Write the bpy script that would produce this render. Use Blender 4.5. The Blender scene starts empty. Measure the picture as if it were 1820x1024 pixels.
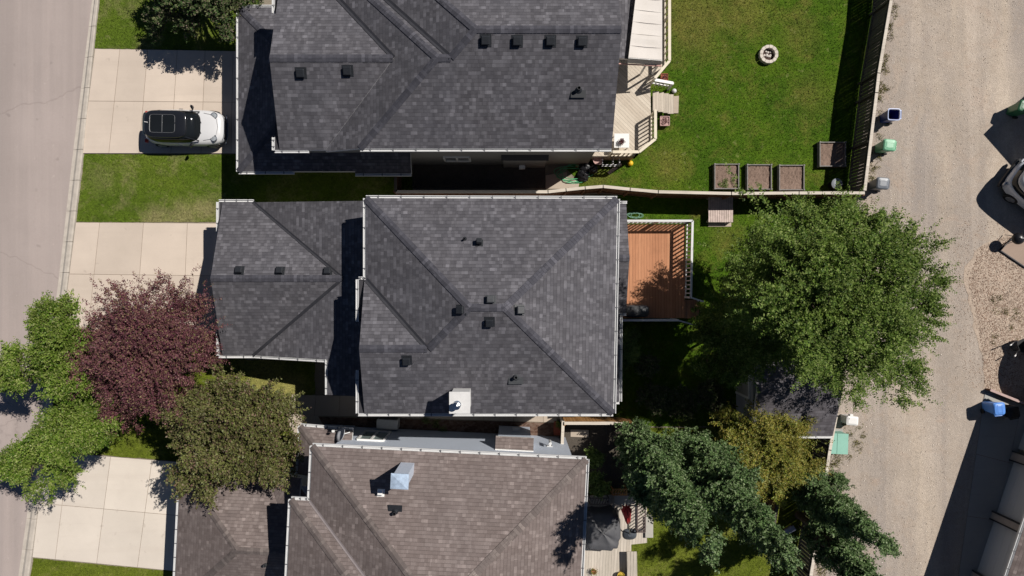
import bpy, math, random
import numpy as np
from mathutils import Vector, Matrix
R = math.radians
scene = bpy.context.scene
# ---------------------------------------------------------------- camera, sky, sun, exposure
H = 34.0            # drone height in metres, looking straight down
F = 1213.33         # focal length in photo pixels (24 mm on a 36 mm sensor)
cam = bpy.data.objects.new('camera', bpy.data.cameras.new('camera'))
scene.collection.objects.link(cam)
cam.location = (0, 0, H); cam.rotation_euler = (0, 0, 0)
cam.data.lens = 24.0; cam.data.sensor_width = 36.0; cam.data.clip_end = 1000
scene.camera = cam
SUN = Vector((0.68, 0.42, 1.0)).normalized()
w = bpy.data.worlds.new('World'); scene.world = w; w.use_nodes = True
nt = w.node_tree; nt.nodes.clear()
sky = nt.nodes.new('ShaderNodeTexSky'); sky.sky_type = 'NISHITA'; sky.sun_disc = False
sky.air_density = 0.55; sky.dust_density = 0.0; sky.ozone_density = 1.6; sky.altitude = 1000
sky.sun_elevation = math.asin(SUN.z); sky.sun_rotation = math.atan2(SUN.x, SUN.y)
bg = nt.nodes.new('ShaderNodeBackground'); bg.inputs['Strength'].default_value = 0.05
wo = nt.nodes.new('ShaderNodeOutputWorld')
nt.links.new(sky.outputs[0], bg.inputs[0]); nt.links.new(bg.outputs[0], wo.inputs[0])
sl = bpy.data.lights.new('sun', 'SUN'); sl.energy = 5.0; sl.angle = R(0.5); sl.color = (1.0, 0.95, 0.88)
so = bpy.data.objects.new('sun', sl); scene.collection.objects.link(so)
so.rotation_euler = SUN.to_track_quat('Z', 'Y').to_euler(); so.location = (30, 20, 50)
scene.view_settings.view_transform = 'Standard'; scene.view_settings.look = 'None'
scene.view_settings.exposure = 0.04; scene.view_settings.gamma = 1.0
scene.view_settings.use_curve_mapping = False
scene.cycles.max_bounces = 6; scene.cycles.diffuse_bounces = 2

# ---------------------------------------------------------------- helpers
def g(px, py, z=0.0):
    """photo position -> real point at height z"""
    s = (H - z) / F
    return Vector(((px - 910) * s, (512 - py) * s, z))
def tag(o, label=None, cat=None, group=None, kind=None):
    if label: o['label'] = label
    if cat: o['category'] = cat
    if group: o['group'] = group
    if kind: o['kind'] = kind
    return o
def thing(name, label, cat, loc=(0, 0, 0), rz=0.0, group=None):
    o = bpy.data.objects.new(name, None); scene.collection.objects.link(o)
    o.empty_display_size = 0.3
    o.location = loc; o.rotation_euler = (0, 0, rz)
    return tag(o, label, cat, group)
def copy_thing(o, parent=None):
    c = o.copy(); scene.collection.objects.link(c)
    if parent is not None:
        c.parent = parent; c.matrix_parent_inverse = o.matrix_parent_inverse.copy()
    for ch in list(o.children): copy_thing(ch, c)
    return c
def wloc(p):
    v = Vector((0, 0, 0)); rz = 0
    chain = []
    while p is not None: chain.append(p); p = p.parent
    M = Matrix.Identity(4)
    for c in reversed(chain):
        M = M @ Matrix.Translation(c.location) @ c.rotation_euler.to_matrix().to_4x4()
    return M
class MB:
    """collects faces; build() links them as one mesh object.  world=True: coordinates are world ones."""
    def __init__(s): s.v = []; s.f = []; s.m = []; s.uv = []
    def face(s, pts, m=0, uv=None):
        b = len(s.v); s.v += [tuple(p) for p in pts]
        s.f.append(tuple(range(b, b + len(pts)))); s.m.append(m); s.uv.append(uv)
    def poly(s, vs, fs, m=0):
        b = len(s.v); s.v += [tuple(p) for p in vs]
        for f in fs: s.f.append(tuple(i + b for i in f)); s.m.append(m); s.uv.append(None)
    def box(s, x0, x1, y0, y1, z0, z1, m=0):
        if x0 > x1: x0, x1 = x1, x0
        if y0 > y1: y0, y1 = y1, y0
        vs = [(x0,y0,z0),(x1,y0,z0),(x1,y1,z0),(x0,y1,z0),(x0,y0,z1),(x1,y0,z1),(x1,y1,z1),(x0,y1,z1)]
        s.poly(vs, [(3,2,1,0),(4,5,6,7),(0,1,5,4),(1,2,6,5),(2,3,7,6),(3,0,4,7)], m)
    def beam(s, p, q, wd, ht, m=0, up=(0,0,1)):
        """bar from p to q, width wd across, height ht (centred)"""
        p = Vector(p); q = Vector(q); d = (q - p)
        if d.length < 1e-6: return
        d.normalize(); up = Vector(up)
        if abs(d.dot(up)) > .98: up = Vector((0, 1, 0))
        a = d.cross(up).normalized() * wd / 2; b = a.cross(d).normalized() * ht / 2
        vs = [p-a-b, p+a-b, p+a+b, p-a+b, q-a-b, q+a-b, q+a+b, q-a+b]
        s.poly(vs, [(0,1,2,3),(7,6,5,4),(1,0,4,5),(2,1,5,6),(3,2,6,7),(0,3,7,4)], m)
    def prism(s, pts, z0, z1, m=0, mside=None):
        """pts: plan polygon (x,y) ccw; z0,z1 numbers"""
        n = len(pts)
        ar = sum(pts[i][0]*pts[(i+1)%n][1]-pts[(i+1)%n][0]*pts[i][1] for i in range(n))
        if ar < 0: pts = pts[::-1]
        vs = [(p[0],p[1],z0) for p in pts] + [(p[0],p[1],z1) for p in pts]
        s.poly(vs, [tuple(range(n, 2*n))], m)
        s.poly(vs, [tuple(range(n-1,-1,-1))] + [(i,(i+1)%n,n+(i+1)%n,n+i) for i in range(n)], m if mside is None else mside)
    def loft(s, rings, m=0, cap0=True, cap1=True, closed=True):
        b = len(s.v); n = len(rings[0])
        for r in rings: s.v += [tuple(p) for p in r]
        for k in range(len(rings)-1):
            for i in range(n if closed else n-1):
                j = (i+1) % n
                s.f.append((b+k*n+i, b+k*n+j, b+(k+1)*n+j, b+(k+1)*n+i)); s.m.append(m); s.uv.append(None)
        if cap0: s.f.append(tuple(b+i for i in range(n-1,-1,-1))); s.m.append(m); s.uv.append(None)
        if cap1: s.f.append(tuple(b+(len(rings)-1)*n+i for i in range(n))); s.m.append(m); s.uv.append(None)
    def tube(s, pts, r, n=8, m=0):
        pts = [Vector(p) for p in pts]
        if not isinstance(r, (list, tuple)): r = [r]*len(pts)
        rings = []
        for i, p in enumerate(pts):
            d = (pts[min(i+1,len(pts)-1)] - pts[max(i-1,0)]).normalized()
            ref = Vector((0,0,1)) if abs(d.z) < .9 else Vector((1,0,0))
            a = d.cross(ref).normalized(); c = d.cross(a).normalized()
            rings.append([p + (a*math.cos(t)+c*math.sin(t))*r[i] for t in [2*math.pi*k/n for k in range(n)]])
        s.loft(rings, m)
    def cyl(s, c, r, z0, z1, n=20, m=0, r1=None):
        r1 = r if r1 is None else r1
        s.loft([[(c[0]+r*math.cos(t), c[1]+r*math.sin(t), z0) for t in [2*math.pi*k/n for k in range(n)]],
                [(c[0]+r1*math.cos(t), c[1]+r1*math.sin(t), z1) for t in [2*math.pi*k/n for k in range(n)]]], m)
    def lathe(s, c, prof, n=24, m=0, cap0=True, cap1=True):
        s.loft([[(c[0]+r*math.cos(t), c[1]+r*math.sin(t), z) for t in [2*math.pi*k/n for k in range(n)]] for r, z in prof], m, cap0, cap1)
    def ball(s, c, r, n=14, m=0, sz=1.0):
        k = n//2
        s.lathe(c, [(max(r*math.sin(math.pi*i/k),1e-4), c[2]-sz*r*math.cos(math.pi*i/k)) for i in range(k+1)], n, m)
    def build(s, name, mats, parent=None, label=None, cat=None, group=None, kind=None, world=True, smooth=False, bevel=0, subsurf=0, weld=False):
        me = bpy.data.meshes.new(name)
        if not isinstance(mats, (list, tuple)): mats = [mats]
        vs = s.v
        if parent is not None and world:
            Mi = wloc(parent).inverted(); vs = [tuple(Mi @ Vector(p)) for p in vs]
        me.from_pydata(vs, [], s.f)
        for m in mats: me.materials.append(m)
        me.polygons.foreach_set('material_index', s.m)
        if any(u is not None for u in s.uv):
            ul = me.uv_layers.new(name='UVMap')
            for p, u in zip(me.polygons, s.uv):
                if u is not None:
                    for li, c in zip(p.loop_indices, u): ul.data[li].uv = c
        if smooth: me.polygons.foreach_set('use_smooth', [True]*len(me.polygons))
        me.update()
        o = bpy.data.objects.new(name, me); scene.collection.objects.link(o)
        if parent is not None: o.parent = parent
        if weld:
            x = o.modifiers.new('weld', 'WELD'); x.merge_threshold = 0.0005
        if bevel:
            x = o.modifiers.new('bevel', 'BEVEL'); x.width = bevel; x.segments = 2; x.limit_method = 'ANGLE'; x.angle_limit = R(35)
        if subsurf:
            x = o.modifiers.new('sub', 'SUBSURF'); x.levels = subsurf; x.render_levels = subsurf
        return tag(o, label, cat, group, kind)
class MM:
    """several separate pieces: every new() becomes an object of its own"""
    def __init__(s): s.parts = []
    def new(s): m = MB(); s.parts.append(m); return m
    def box(s, *a): s.new().box(*a)
    def beam(s, *a, **k): s.new().beam(*a, **k)
    def build(s, *a, **k): return [m.build(*a, **k) for m in s.parts]
def srect(cx, cy, a, b, n=4.0, N=32, z=0.0, taper=None):
    out = []
    for k in range(N):
        t = 2*math.pi*k/N + 1e-4; c, s_ = math.cos(t), math.sin(t)
        x = a*math.copysign(abs(c)**(2/n), c); y = b*math.copysign(abs(s_)**(2/n), s_)
        out.append(Vector((cx+x, cy+y, z(x, y) if callable(z) else z)))
    return out

# ---------------------------------------------------------------- materials
class N:
    def __init__(s, name):
        s.m = bpy.data.materials.new(name); s.m.use_nodes = True; s.t = s.m.node_tree; s.t.nodes.clear()
        s.out = s.t.nodes.new('ShaderNodeOutputMaterial'); s.p = s.t.nodes.new('ShaderNodeBsdfPrincipled')
        s.t.links.new(s.p.outputs[0], s.out.inputs[0]); s.p.inputs['Specular IOR Level'].default_value = 0.3
        s.tc = s.t.nodes.new('ShaderNodeTexCoord')
    def n(s, typ, **kw):
        x = s.t.nodes.new('ShaderNode'+typ)
        for k, v in kw.items():
            if k.startswith('i_'): x.inputs[k[2:].replace('_', ' ')].default_value = v
            else: setattr(x, k, v)
        return x
    def l(s, a, b): s.t.links.new(a, b)
    def math(s, op, a, b=None, c=None):
        x = s.t.nodes.new('ShaderNodeMath'); x.operation = op
        for i, v in enumerate((a, b, c)):
            if v is None: continue
            if isinstance(v, (int, float)): x.inputs[i].default_value = v
            else: s.l(v, x.inputs[i])
        return x.outputs[0]
    def mix(s, fac, a, b, blend='MIX'):
        x = s.t.nodes.new('ShaderNodeMix'); x.data_type = 'RGBA'; x.blend_type = blend
        for i, v in ((0, fac), (6, a), (7, b)):
            if isinstance(v, (int, float)): x.inputs[i].default_value = v
            elif isinstance(v, (tuple, list)): x.inputs[i].default_value = (*v[:3], 1)
            else: s.l(v, x.inputs[i])
        return x.outputs[2]
    def noise(s, scale, detail=3, rough=.6, vec=None, dim='3D', dist=0.0):
        x = s.n('TexNoise', noise_dimensions=dim); x.inputs['Scale'].default_value = scale
        x.inputs['Detail'].default_value = detail; x.inputs['Roughness'].default_value = rough
        x.inputs['Distortion'].default_value = dist
        s.l(vec if vec is not None else s.tc.outputs['Object'], x.inputs['Vector']); return x.outputs[0]
    def ramp(s, fac, stops):
        x = s.n('ValToRGB'); e = x.color_ramp.elements
        while len(e) < len(stops): e.new(.5)
        for i, (p, c) in enumerate(stops):
            e[i].position = p; e[i].color = (*c[:3], 1) if isinstance(c, (tuple, list)) else (c, c, c, 1)
        s.l(fac, x.inputs[0]); return x.outputs[0]
    def mapping(s, vec, rot=(0,0,0), sc=(1,1,1), loc=(0,0,0)):
        x = s.n('Mapping'); x.inputs['Rotation'].default_value = rot; x.inputs['Scale'].default_value = sc; x.inputs['Location'].default_value = loc
        s.l(vec, x.inputs[0]); return x.outputs[0]
    def bump(s, h, strength=.5, dist=.02):
        x = s.n('Bump'); x.inputs['Strength'].default_value = strength; x.inputs['Distance'].default_value = dist
        s.l(h, x.inputs['Height']); s.l(x.outputs[0], s.p.inputs['Normal'])
    def col(s, c):
        if isinstance(c, (tuple, list)): s.p.inputs['Base Color'].default_value = (*c[:3], 1)
        else: s.l(c, s.p.inputs['Base Color'])
    def set(s, **kw):
        for k, v in kw.items(): s.p.inputs[k.replace('_', ' ')].default_value = v
        return s
def simple(name, col, rough=.5, var=.12, scale=6.0, metal=0.0, bump=0.0, spec=.4):
    a = N(name); f = a.noise(scale, 5, .65)
    d = tuple(c*(1-var) for c in col); l_ = tuple(min(1, c*(1+var)) for c in col)
    a.col(a.ramp(f, [(.3, d), (.7, l_)])); a.set(Roughness=rough, Metallic=metal, Specular_IOR_Level=spec)
    if bump: a.bump(a.noise(scale*8, 3), bump, .01)
    return a.m
def shingle(name, dark, mid, light, blue):
    a = N(name); uv = a.n('UVMap').outputs[0]; sx = a.n('SeparateXYZ'); a.l(uv, sx.inputs[0])
    u, v = sx.outputs[0], sx.outputs[1]; rh = .145
    row = a.math('FLOOR', a.math('DIVIDE', v, rh)); fr = a.math('FRACT', a.math('DIVIDE', v, rh))
    def wn(x, y):
        c = a.n('CombineXYZ'); a.l(x, c.inputs[0]); a.l(y, c.inputs[1])
        q = a.n('TexWhiteNoise', noise_dimensions='2D'); a.l(c.outputs[0], q.inputs['Vector']); return q.outputs[0]
    r1 = wn(row, a.math('MULTIPLY', row, .37))
    c1 = a.math('FLOOR', a.math('ADD', a.math('DIVIDE', u, .26), a.math('MULTIPLY', r1, 9.7)))
    c2 = a.math('FLOOR', a.math('ADD', a.math('DIVIDE', u, .14), a.math('MULTIPLY', r1, 17.3)))
    t1 = wn(c1, row); t2 = wn(c2, a.math('ADD', row, 57.5))
    tone = a.math('ADD', a.math('MULTIPLY', t1, .5), a.math('MULTIPLY', t2, .5))
    base = a.ramp(tone, [(.12, dark), (.5, mid), (.8, light), (.97, tuple(min(1, c*1.35) for c in light))])
    big = a.noise(.55, 4, .6); base = a.mix(a.ramp(big, [(.4, .0), (.75, .35)]), base, blue)
    run = a.noise(1, 4, .6, a.mapping(uv, sc=(.9, .10, 1))); base = a.mix(.6, base, a.ramp(run, [(.35, .84), (.65, 1.12)]), 'MULTIPLY')
    gr = a.noise(60, 2, .7); base = a.mix(.55, base, a.ramp(gr, [(.3, .6), (.7, 1.3)]), 'MULTIPLY')
    base = a.mix(a.ramp(a.noise(.16, 3), [(.4, 0), (.75, .35)]), base, tuple(c*.72 for c in mid))
    crease = a.ramp(fr, [(.0, .58), (.15, 1.0)]); base = a.mix(1.0, base, crease, 'MULTIPLY')  # shade line at each course edge, darkened in the colour
    a.col(base); a.set(Roughness=.93, Specular_IOR_Level=.15)
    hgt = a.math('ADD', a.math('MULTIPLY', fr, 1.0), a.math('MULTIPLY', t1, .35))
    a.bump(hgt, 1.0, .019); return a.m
M = {}
M['shingle'] = shingle('charcoal shingle', (.076,.073,.082), (.104,.100,.111), (.148,.143,.158), (.086,.087,.104))
M['shingle_brown'] = shingle('brown shingle', (.150,.120,.112), (.182,.147,.138), (.226,.187,.176), (.155,.131,.128))
M['cap'] = shingle('charcoal cap shingle', (.058,.057,.068), (.074,.073,.087), (.105,.103,.120), (.064,.065,.082)); M['cap_brown'] = shingle('brown cap shingle', (.125,.102,.096), (.150,.124,.117), (.20,.168,.155), (.13,.112,.108))
M['shingle_dark'] = shingle('shed shingle', (.085,.078,.085), (.125,.115,.125), (.165,.155,.17), (.10,.095,.11))
M['valley'] = simple('valley', (.028,.028,.034), .6, .2, 3)
M['valley_light'] = simple('valley light', (.22,.19,.19), .5, .1, 3)
M['white'] = simple('white metal', (.62,.62,.62), .35, .05, 2)
M['strap'] = simple('gutter strap', (.12,.12,.13), .6)
M['trim'] = simple('white trim', (.74,.73,.71), .5, .05, 2)
M['vent'] = simple('black vent', (.018,.020,.024), .42, .2, 12)
M['vent_grey'] = simple('grey vent', (.05,.053,.058), .5, .2, 12)
M['glass'] = simple('window glass', (.03,.04,.05), .05, .1, 1, spec=1.0)
M['black'] = simple('black plastic', (.012,.012,.014), .35, .2, 9)
M['rubber'] = simple('rubber', (.02,.02,.02), .8, .2, 9)
M['metal'] = simple('metal', (.6,.62,.65), .25, .08, 3, metal=1.0)
M['metal_dull'] = simple('dull metal', (.45,.45,.45), .45, .1, 3, metal=.8)
M['kerb'] = simple('kerb concrete', (.47,.42,.365), .9, .14, 3, bump=.2)
M['trunk'] = simple('bark', (.10,.075,.055), .95, .35, 9, bump=.6)
def siding(name, col):
    a = N(name); sx = a.n('SeparateXYZ'); a.l(a.tc.outputs['Object'], sx.inputs[0])
    fr = a.math('FRACT', a.math('DIVIDE', sx.outputs[2], .15))
    a.col(a.mix(a.noise(1.2, 4), tuple(c*.92 for c in col), tuple(c*1.05 for c in col))); a.set(Roughness=.55)
    a.bump(a.math('SUBTRACT', 1.0, fr), .35, .012); return a.m
M['siding_beige'] = siding('beige siding', (.27,.26,.245))
M['siding_grey'] = siding('grey siding', (.46,.46,.45))
M['siding_blue'] = siding('pale blue siding', (.53,.58,.67))
M['siding_shed'] = siding('shed siding', (.40,.40,.42))
M['garage_door'] = siding('garage door', (.55,.56,.58))
def boards(name, c0, c1, width, rot=0.0, gap=.07, coord='Object', stain=(.5,.45,.4)):
    """planks running along local Y after rotation; dark gaps between them"""
    a = N(name); v = a.mapping(a.tc.outputs[coord], rot=(0, 0, rot)); sx = a.n('SeparateXYZ'); a.l(v, sx.inputs[0])
    q = a.math('DIVIDE', sx.outputs[0], width); fr = a.math('FRACT', q); idx = a.math('FLOOR', q)
    wn = a.n('TexWhiteNoise', noise_dimensions='1D'); a.l(idx, wn.inputs['W'])
    base = a.mix(wn.outputs[0], c0, c1)
    st = a.mapping(v, sc=(14, .8, 1)); base = a.mix(.6, base, a.ramp(a.noise(2.0, 5, .7, st), [(.3, .72), (.7, 1.2)]), 'MULTIPLY')
    base = a.mix(a.ramp(a.noise(.9, 3), [(.5, 0), (.8, .35)]), base, tuple(c*.6 for c in c0))
    gp = a.ramp(fr, [(0, 0), (gap, 1)]); 
    a.col(a.mix(gp, tuple(c*.15 for c in c0), base)); a.set(Roughness=.75, Specular_IOR_Level=.2)
    a.bump(gp, .5, .01); return a.m
M['deck_light'] = boards('weathered deck', (.50,.43,.35), (.60,.53,.44), .14, R(-45), .09)
M['deck_steps'] = boards('deck steps', (.48,.42,.35), (.56,.49,.41), .14, 0, .09)
M['deck_orange'] = boards('composite deck', (.42,.19,.10), (.50,.24,.13), .14, 0, .10)
M['deck_grey'] = boards('grey deck', (.44,.39,.33), (.56,.50,.43), .14, R(3), .10)
M['wood_pale'] = boards('pale timber', (.55,.49,.42), (.63,.57,.49), .5, R(90), .02)
M['wood_grey'] = boards('grey timber', (.42,.35,.30), (.54,.46,.40), .10, 0, .10)
M['wood_brown'] = boards('brown fence', (.16,.075,.04), (.22,.105,.06), .14, 0, .08)
M['wood_orange'] = boards('orange fence', (.40,.20,.075), (.52,.28,.11), .14, 0, .10)
M['wood_old'] = boards('old fence', (.085,.075,.062), (.13,.115,.095), .14, 0, .05)
def concrete(name, col, stain):
    a = N(name); b = a.ramp(a.noise(.5, 5, .6), [(.3, tuple(c*.94 for c in col)), (.7, tuple(min(1,c*1.06) for c in col))])
    b = a.mix(a.ramp(a.noise(1.6, 6, .7, dist=.6), [(.55, 0), (.85, .38)]), b, stain)
    ge = a.n('NewGeometry'); b = a.mix(1.0, b, a.ramp(ge.outputs['Random Per Island'], [(0, .93), (1, 1.05)]), 'MULTIPLY')
    b = a.mix(a.ramp(a.noise(1.0, 5, .6, a.mapping(a.tc.outputs['Object'], sc=(.12, 2.2, 1)), dist=.5), [(.52, 0), (.75, .30)]), b, stain)
    b = a.mix(a.ramp(a.noise(2.3, 2, .5, a.mapping(a.tc.outputs['Object'], loc=(3.3, 8.1, 0))), [(.70, 0), (.78, .45)]), b, tuple(c*.8 for c in stain))
    b = a.mix(.4, b, a.ramp(a.noise(45, 2, .6), [(.3, .86), (.7, 1.1)]), 'MULTIPLY')
    a.col(b); a.set(Roughness=.9, Specular_IOR_Level=.2); a.bump(a.noise(70, 2), .15, .004); return a.m
M['conc'] = concrete('driveway concrete', (.56,.475,.40), (.44,.37,.31))
M['conc_pale'] = concrete('pale concrete', (.62,.555,.485), (.50,.43,.37))
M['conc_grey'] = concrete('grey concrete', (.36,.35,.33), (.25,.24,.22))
M['conc_path'] = concrete('path concrete', (.44,.37,.30), (.3,.25,.2))
M['joint'] = simple('joint', (.22,.17,.13), .95, .3, 5)
a = N('asphalt'); b = a.ramp(a.noise(.22, 5, .6), [(.3, (.315,.268,.250)), (.7, (.375,.318,.298))])
st = a.mapping(a.tc.outputs['Object'], rot=(0,0,R(7.5)), sc=(1.6,.06,1)); b = a.mix(a.ramp(a.noise(1, 4, .6, st), [(.38, 0), (.7, .55)]), b, (.45,.375,.345))
b = a.mix(a.ramp(a.noise(1.0, 2, .5, a.mapping(a.tc.outputs['Object'], rot=(0,0,R(7.5)), sc=(.45,.02,1), loc=(3,0,0))), [(.45, 0), (.62, .5)]), b, (.27,.23,.215))
b = a.mix(a.ramp(a.noise(1.9, 2, .4, a.mapping(a.tc.outputs['Object'], loc=(4.4,1.2,0))), [(.70, 0), (.77, .35)]), b, (.17,.145,.135))
b = a.mix(.7, b, a.ramp(a.noise(55, 3, .8), [(.3, .82), (.7, 1.16)]), 'MULTIPLY')
b = a.mix(a.ramp(a.noise(3.3, 2, .5), [(.70, 0), (.76, .5)]), b, (.46,.39,.36))
cr = a.n('TexVoronoi', feature='DISTANCE_TO_EDGE'); cr.inputs['Scale'].default_value = .11; dv = a.n('VectorMath', operation='ADD'); a.l(a.tc.outputs['Object'], dv.inputs[0]); nv = a.n('TexNoise'); nv.inputs['Scale'].default_value = .8; nv.inputs['Detail'].default_value = 6; a.l(a.tc.outputs['Object'], nv.inputs['Vector']); a.l(nv.outputs['Color'], dv.inputs[1]); a.l(dv.outputs[0], cr.inputs['Vector'])
b = a.mix(a.ramp(cr.outputs['Distance'], [(0, .30), (.0045, 0)]), b, (.16,.13,.12)); b = a.mix(a.ramp(a.noise(.7, 5, .7, dist=1.0), [(.55, 0), (.8, .22)]), b, (.26,.215,.20))
a.col(b); a.set(Roughness=.92, Specular_IOR_Level=.2); a.bump(a.noise(90, 2), .25, .006); M['asphalt'] = a.m
def gravel(name, c0, c1, c2, ruts=True, leafy=0.0):
    a = N(name); o = a.tc.outputs['Object']
    b = a.ramp(a.noise(.35, 5, .65), [(.3, c0), (.7, c1)])
    if ruts:
        wv = a.n('VectorMath', operation='ADD'); a.l(o, wv.inputs[0]); nz = a.n('TexNoise'); nz.inputs['Scale'].default_value = .35; nz.inputs['Detail'].default_value = 5; a.l(o, nz.inputs['Vector']); a.l(nz.outputs['Color'], wv.inputs[1]); st = a.mapping(wv.outputs[0], rot=(0,0,R(5)), sc=(.62,.045,1)); b = a.mix(a.ramp(a.noise(1.0, 6, .62, st, dist=.3), [(.45, 0), (.66, .75)]), b, c2)
        st2 = a.mapping(o, rot=(0,0,R(6)), sc=(.32,.03,1)); b = a.mix(a.ramp(a.noise(1.0, 4, .5, st2, dist=.5), [(.44, 0), (.57, .55)]), b, c2)
        st3 = a.mapping(o, rot=(0,0,R(6)), sc=(.9,.035,1), loc=(5,2,0)); b = a.mix(a.ramp(a.noise(1.0, 5, .6, st3, dist=.4), [(.52, 0), (.66, .35)]), b, (.60,.51,.43)); b = a.mix(a.ramp(a.noise(.9, 6, .75, dist=1.2), [(.50, 0), (.66, .45)]), b, (.38,.30,.235))
        b = a.mix(a.ramp(a.noise(.5, 6, .7, dist=1.5), [(.56, 0), (.74, .5)]), b, (.46,.34,.26))
    vo = a.n('TexVoronoi'); vo.inputs['Scale'].default_value = 17; a.l(a.mapping(o, rot=(.3,.2,.7)), vo.inputs['Vector'])
    b = a.mix(.28, b, a.ramp(vo.outputs['Distance'], [(.0, 1.25), (.5, .72)]), 'MULTIPLY')
    b = a.mix(.5, b, a.ramp(a.noise(4.5, 6, .75), [(.3, .80), (.7, 1.15)]), 'MULTIPLY')
    b = a.mix(.75, b, a.ramp(a.noise(38, 3, .8), [(.3, .60), (.7, 1.34)]), 'MULTIPLY')
    if leafy:
        vo2 = a.n('TexVoronoi'); vo2.inputs['Scale'].default_value = 7; a.l(a.mapping(o, sc=(1,1.6,1)), vo2.inputs['Vector'])
        bw = a.n('RGBToBW'); a.l(vo2.outputs['Color'], bw.inputs[0])
        b = a.mix(leafy, b, a.ramp(bw.outputs[0], [(.2, (.16,.09,.06)), (.5, (.36,.24,.17)), (.85, (.55,.42,.33))]))
    a.col(b); a.set(Roughness=.95, Specular_IOR_Level=.15)
    hh = a.math('ADD', a.noise(38, 3, .8), a.math('MULTIPLY', vo.outputs['Distance'], -.8)); a.bump(hh, .5, .03); return a.m
M['gravel'] = gravel('alley gravel', (.42,.35,.28), (.55,.465,.385), (.315,.275,.25))
M['litter'] = gravel('leaf litter', (.43,.35,.28), (.52,.43,.35), (.3,.2,.15), False, .17)
M['soil'] = gravel('garden soil', (.20,.14,.11), (.28,.20,.16), (.2,.2,.2), False)
M['mulch'] = gravel('mulch', (.055,.030,.023), (.095,.055,.042), (.2,.2,.2), False, .2)
M['dirt'] = gravel('dirt', (.20,.17,.13), (.30,.26,.2), (.2,.2,.2), False)
def grassmat(name, c0, c1, c2, dry, amt, spots=(), island=False):
    a = N(name); o = a.tc.outputs['Object']
    b = a.ramp(a.noise(.28, 5, .65), [(.28, c0), (.5, c1), (.72, c2)])
    b = a.mix(a.ramp(a.noise(.8, 6, .75, a.mapping(o, loc=(11.3, 4.1, 0)), dist=.4), [(.50, 0), (.74, amt)]), b, dry)
    for px_, py_, rp_, st_ in spots:          # worn and bleached patches of the turf
        q = g(px_, py_); vm = a.n('VectorMath', operation='DISTANCE'); a.l(o, vm.inputs[0]); vm.inputs[1].default_value = q
        dn = a.math('ADD', a.math('DIVIDE', vm.outputs['Value'], rp_*.028), a.math('MULTIPLY', a.noise(1.1, 5, .7), 1.6))
        b = a.mix(a.math('MULTIPLY', a.ramp(dn, [(.75, 1), (1.0, 0)]) if False else a.math('MAXIMUM', a.math('MINIMUM', a.math('SUBTRACT', 2.1, dn), 1.0), 0.0), st_), b, dry)
    b = a.mix(a.ramp(a.noise(3.1, 3, .6, a.mapping(o, loc=(7.7, 1.9, 0))), [(.62, 0), (.72, .45)]), b, (.24,.24,.09)); b = a.mix(a.ramp(a.noise(1.3, 5, .7, a.mapping(o, loc=(2.2, 9.4, 0))), [(.5, 0), (.68, .45)]), b, tuple(v_*.62 for v_ in c0))
    f = a.noise(9, 4, .8); b = a.mix(.75, b, a.ramp(f, [(.3, .5), (.7, 1.5)]), 'MULTIPLY')
    f2 = a.noise(34, 3, .8); b = a.mix(.8, b, a.ramp(f2, [(.3, .55), (.7, 1.45)]), 'MULTIPLY')
    if island:
        ge = a.n('NewGeometry'); b = a.mix(.8, b, a.ramp(ge.outputs['Random Per Island'], [(0, .45), (.5, 1.0), (1, 1.75)]), 'MULTIPLY')
    a.col(b); a.set(Roughness=.85, Specular_IOR_Level=.15)
    if not island: a.bump(a.math('ADD', f2, f), .8, .05)
    return a.m
GR = {'a': ((.038,.088,.004),(.060,.120,.005),(.096,.150,.010),(.21,.165,.045),.6, ((1230,30,80,.5),(1330,20,50,.4),(1190,290,40,.4),(1060,322,35,.4),(1290,420,30,.3),(1440,170,40,.25),(1420,60,40,.3))),
      'b': ((.062,.105,.008),(.092,.140,.012),(.122,.160,.02),(.30,.25,.13),.6, ((330,385,32,.6),(280,390,26,.6),(375,370,26,.6),(180,320,30,.2))),
      'c': ((.085,.118,.010),(.115,.145,.014),(.145,.165,.022),(.30,.27,.09),.5, ((470,675,50,.8),(520,690,30,.8)))}
for k, v in GR.items():
    M['grass_'+k] = grassmat('grass '+k, *v); M['tuft_'+k] = grassmat('grass blades '+k, *v, island=True)
M['weed'] = grassmat('weeds', (.10,.10,.03),(.16,.15,.05),(.2,.17,.07),(.3,.24,.12),.8, (), True)
def leafmat(name, cols, transl=.25, rough=.5):
    a = N(name); ge = a.n('NewGeometry')
    n_ = len(cols); c = a.ramp(ge.outputs['Random Per Island'], [(i/(n_-1)*.98, k) for i, k in enumerate(cols)])
    c = a.mix(.85, c, a.ramp(a.noise(1.1, 4, .7), [(.3, .55), (.7, 1.5)]), 'MULTIPLY')
    c = a.mix(a.ramp(a.noise(.9, 3, .6, a.mapping(a.tc.outputs['Object'], loc=(5, 2, 9))), [(.45, 0), (.7, .38)]), c, tuple(min(1, v_*1.1) for v_ in cols[-2]))
    a.col(c); a.set(Roughness=rough, Specular_IOR_Level=.22)
    tr = a.n('BsdfTranslucent'); a.l(c, tr.inputs[0]); mx = a.n('MixShader'); mx.inputs[0].default_value = transl
    a.l(a.p.outputs[0], mx.inputs[1]); a.l(tr.outputs[0], mx.inputs[2]); a.l(mx.outputs[0], a.out.inputs[0]); return a.m
L_ELM = leafmat('elm leaves', [(.036,.074,.010),(.064,.118,.014),(.096,.158,.022),(.145,.205,.036),(.23,.28,.09)], .25, .6)
L_LIME = leafmat('ash leaves', [(.045,.095,.008),(.085,.155,.014),(.135,.210,.026),(.20,.26,.05),(.29,.31,.12)])
L_RED = leafmat('maple leaves', [(.058,.018,.030),(.10,.032,.046),(.145,.052,.066),(.19,.085,.085),(.19,.16,.07)], .2)
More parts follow.
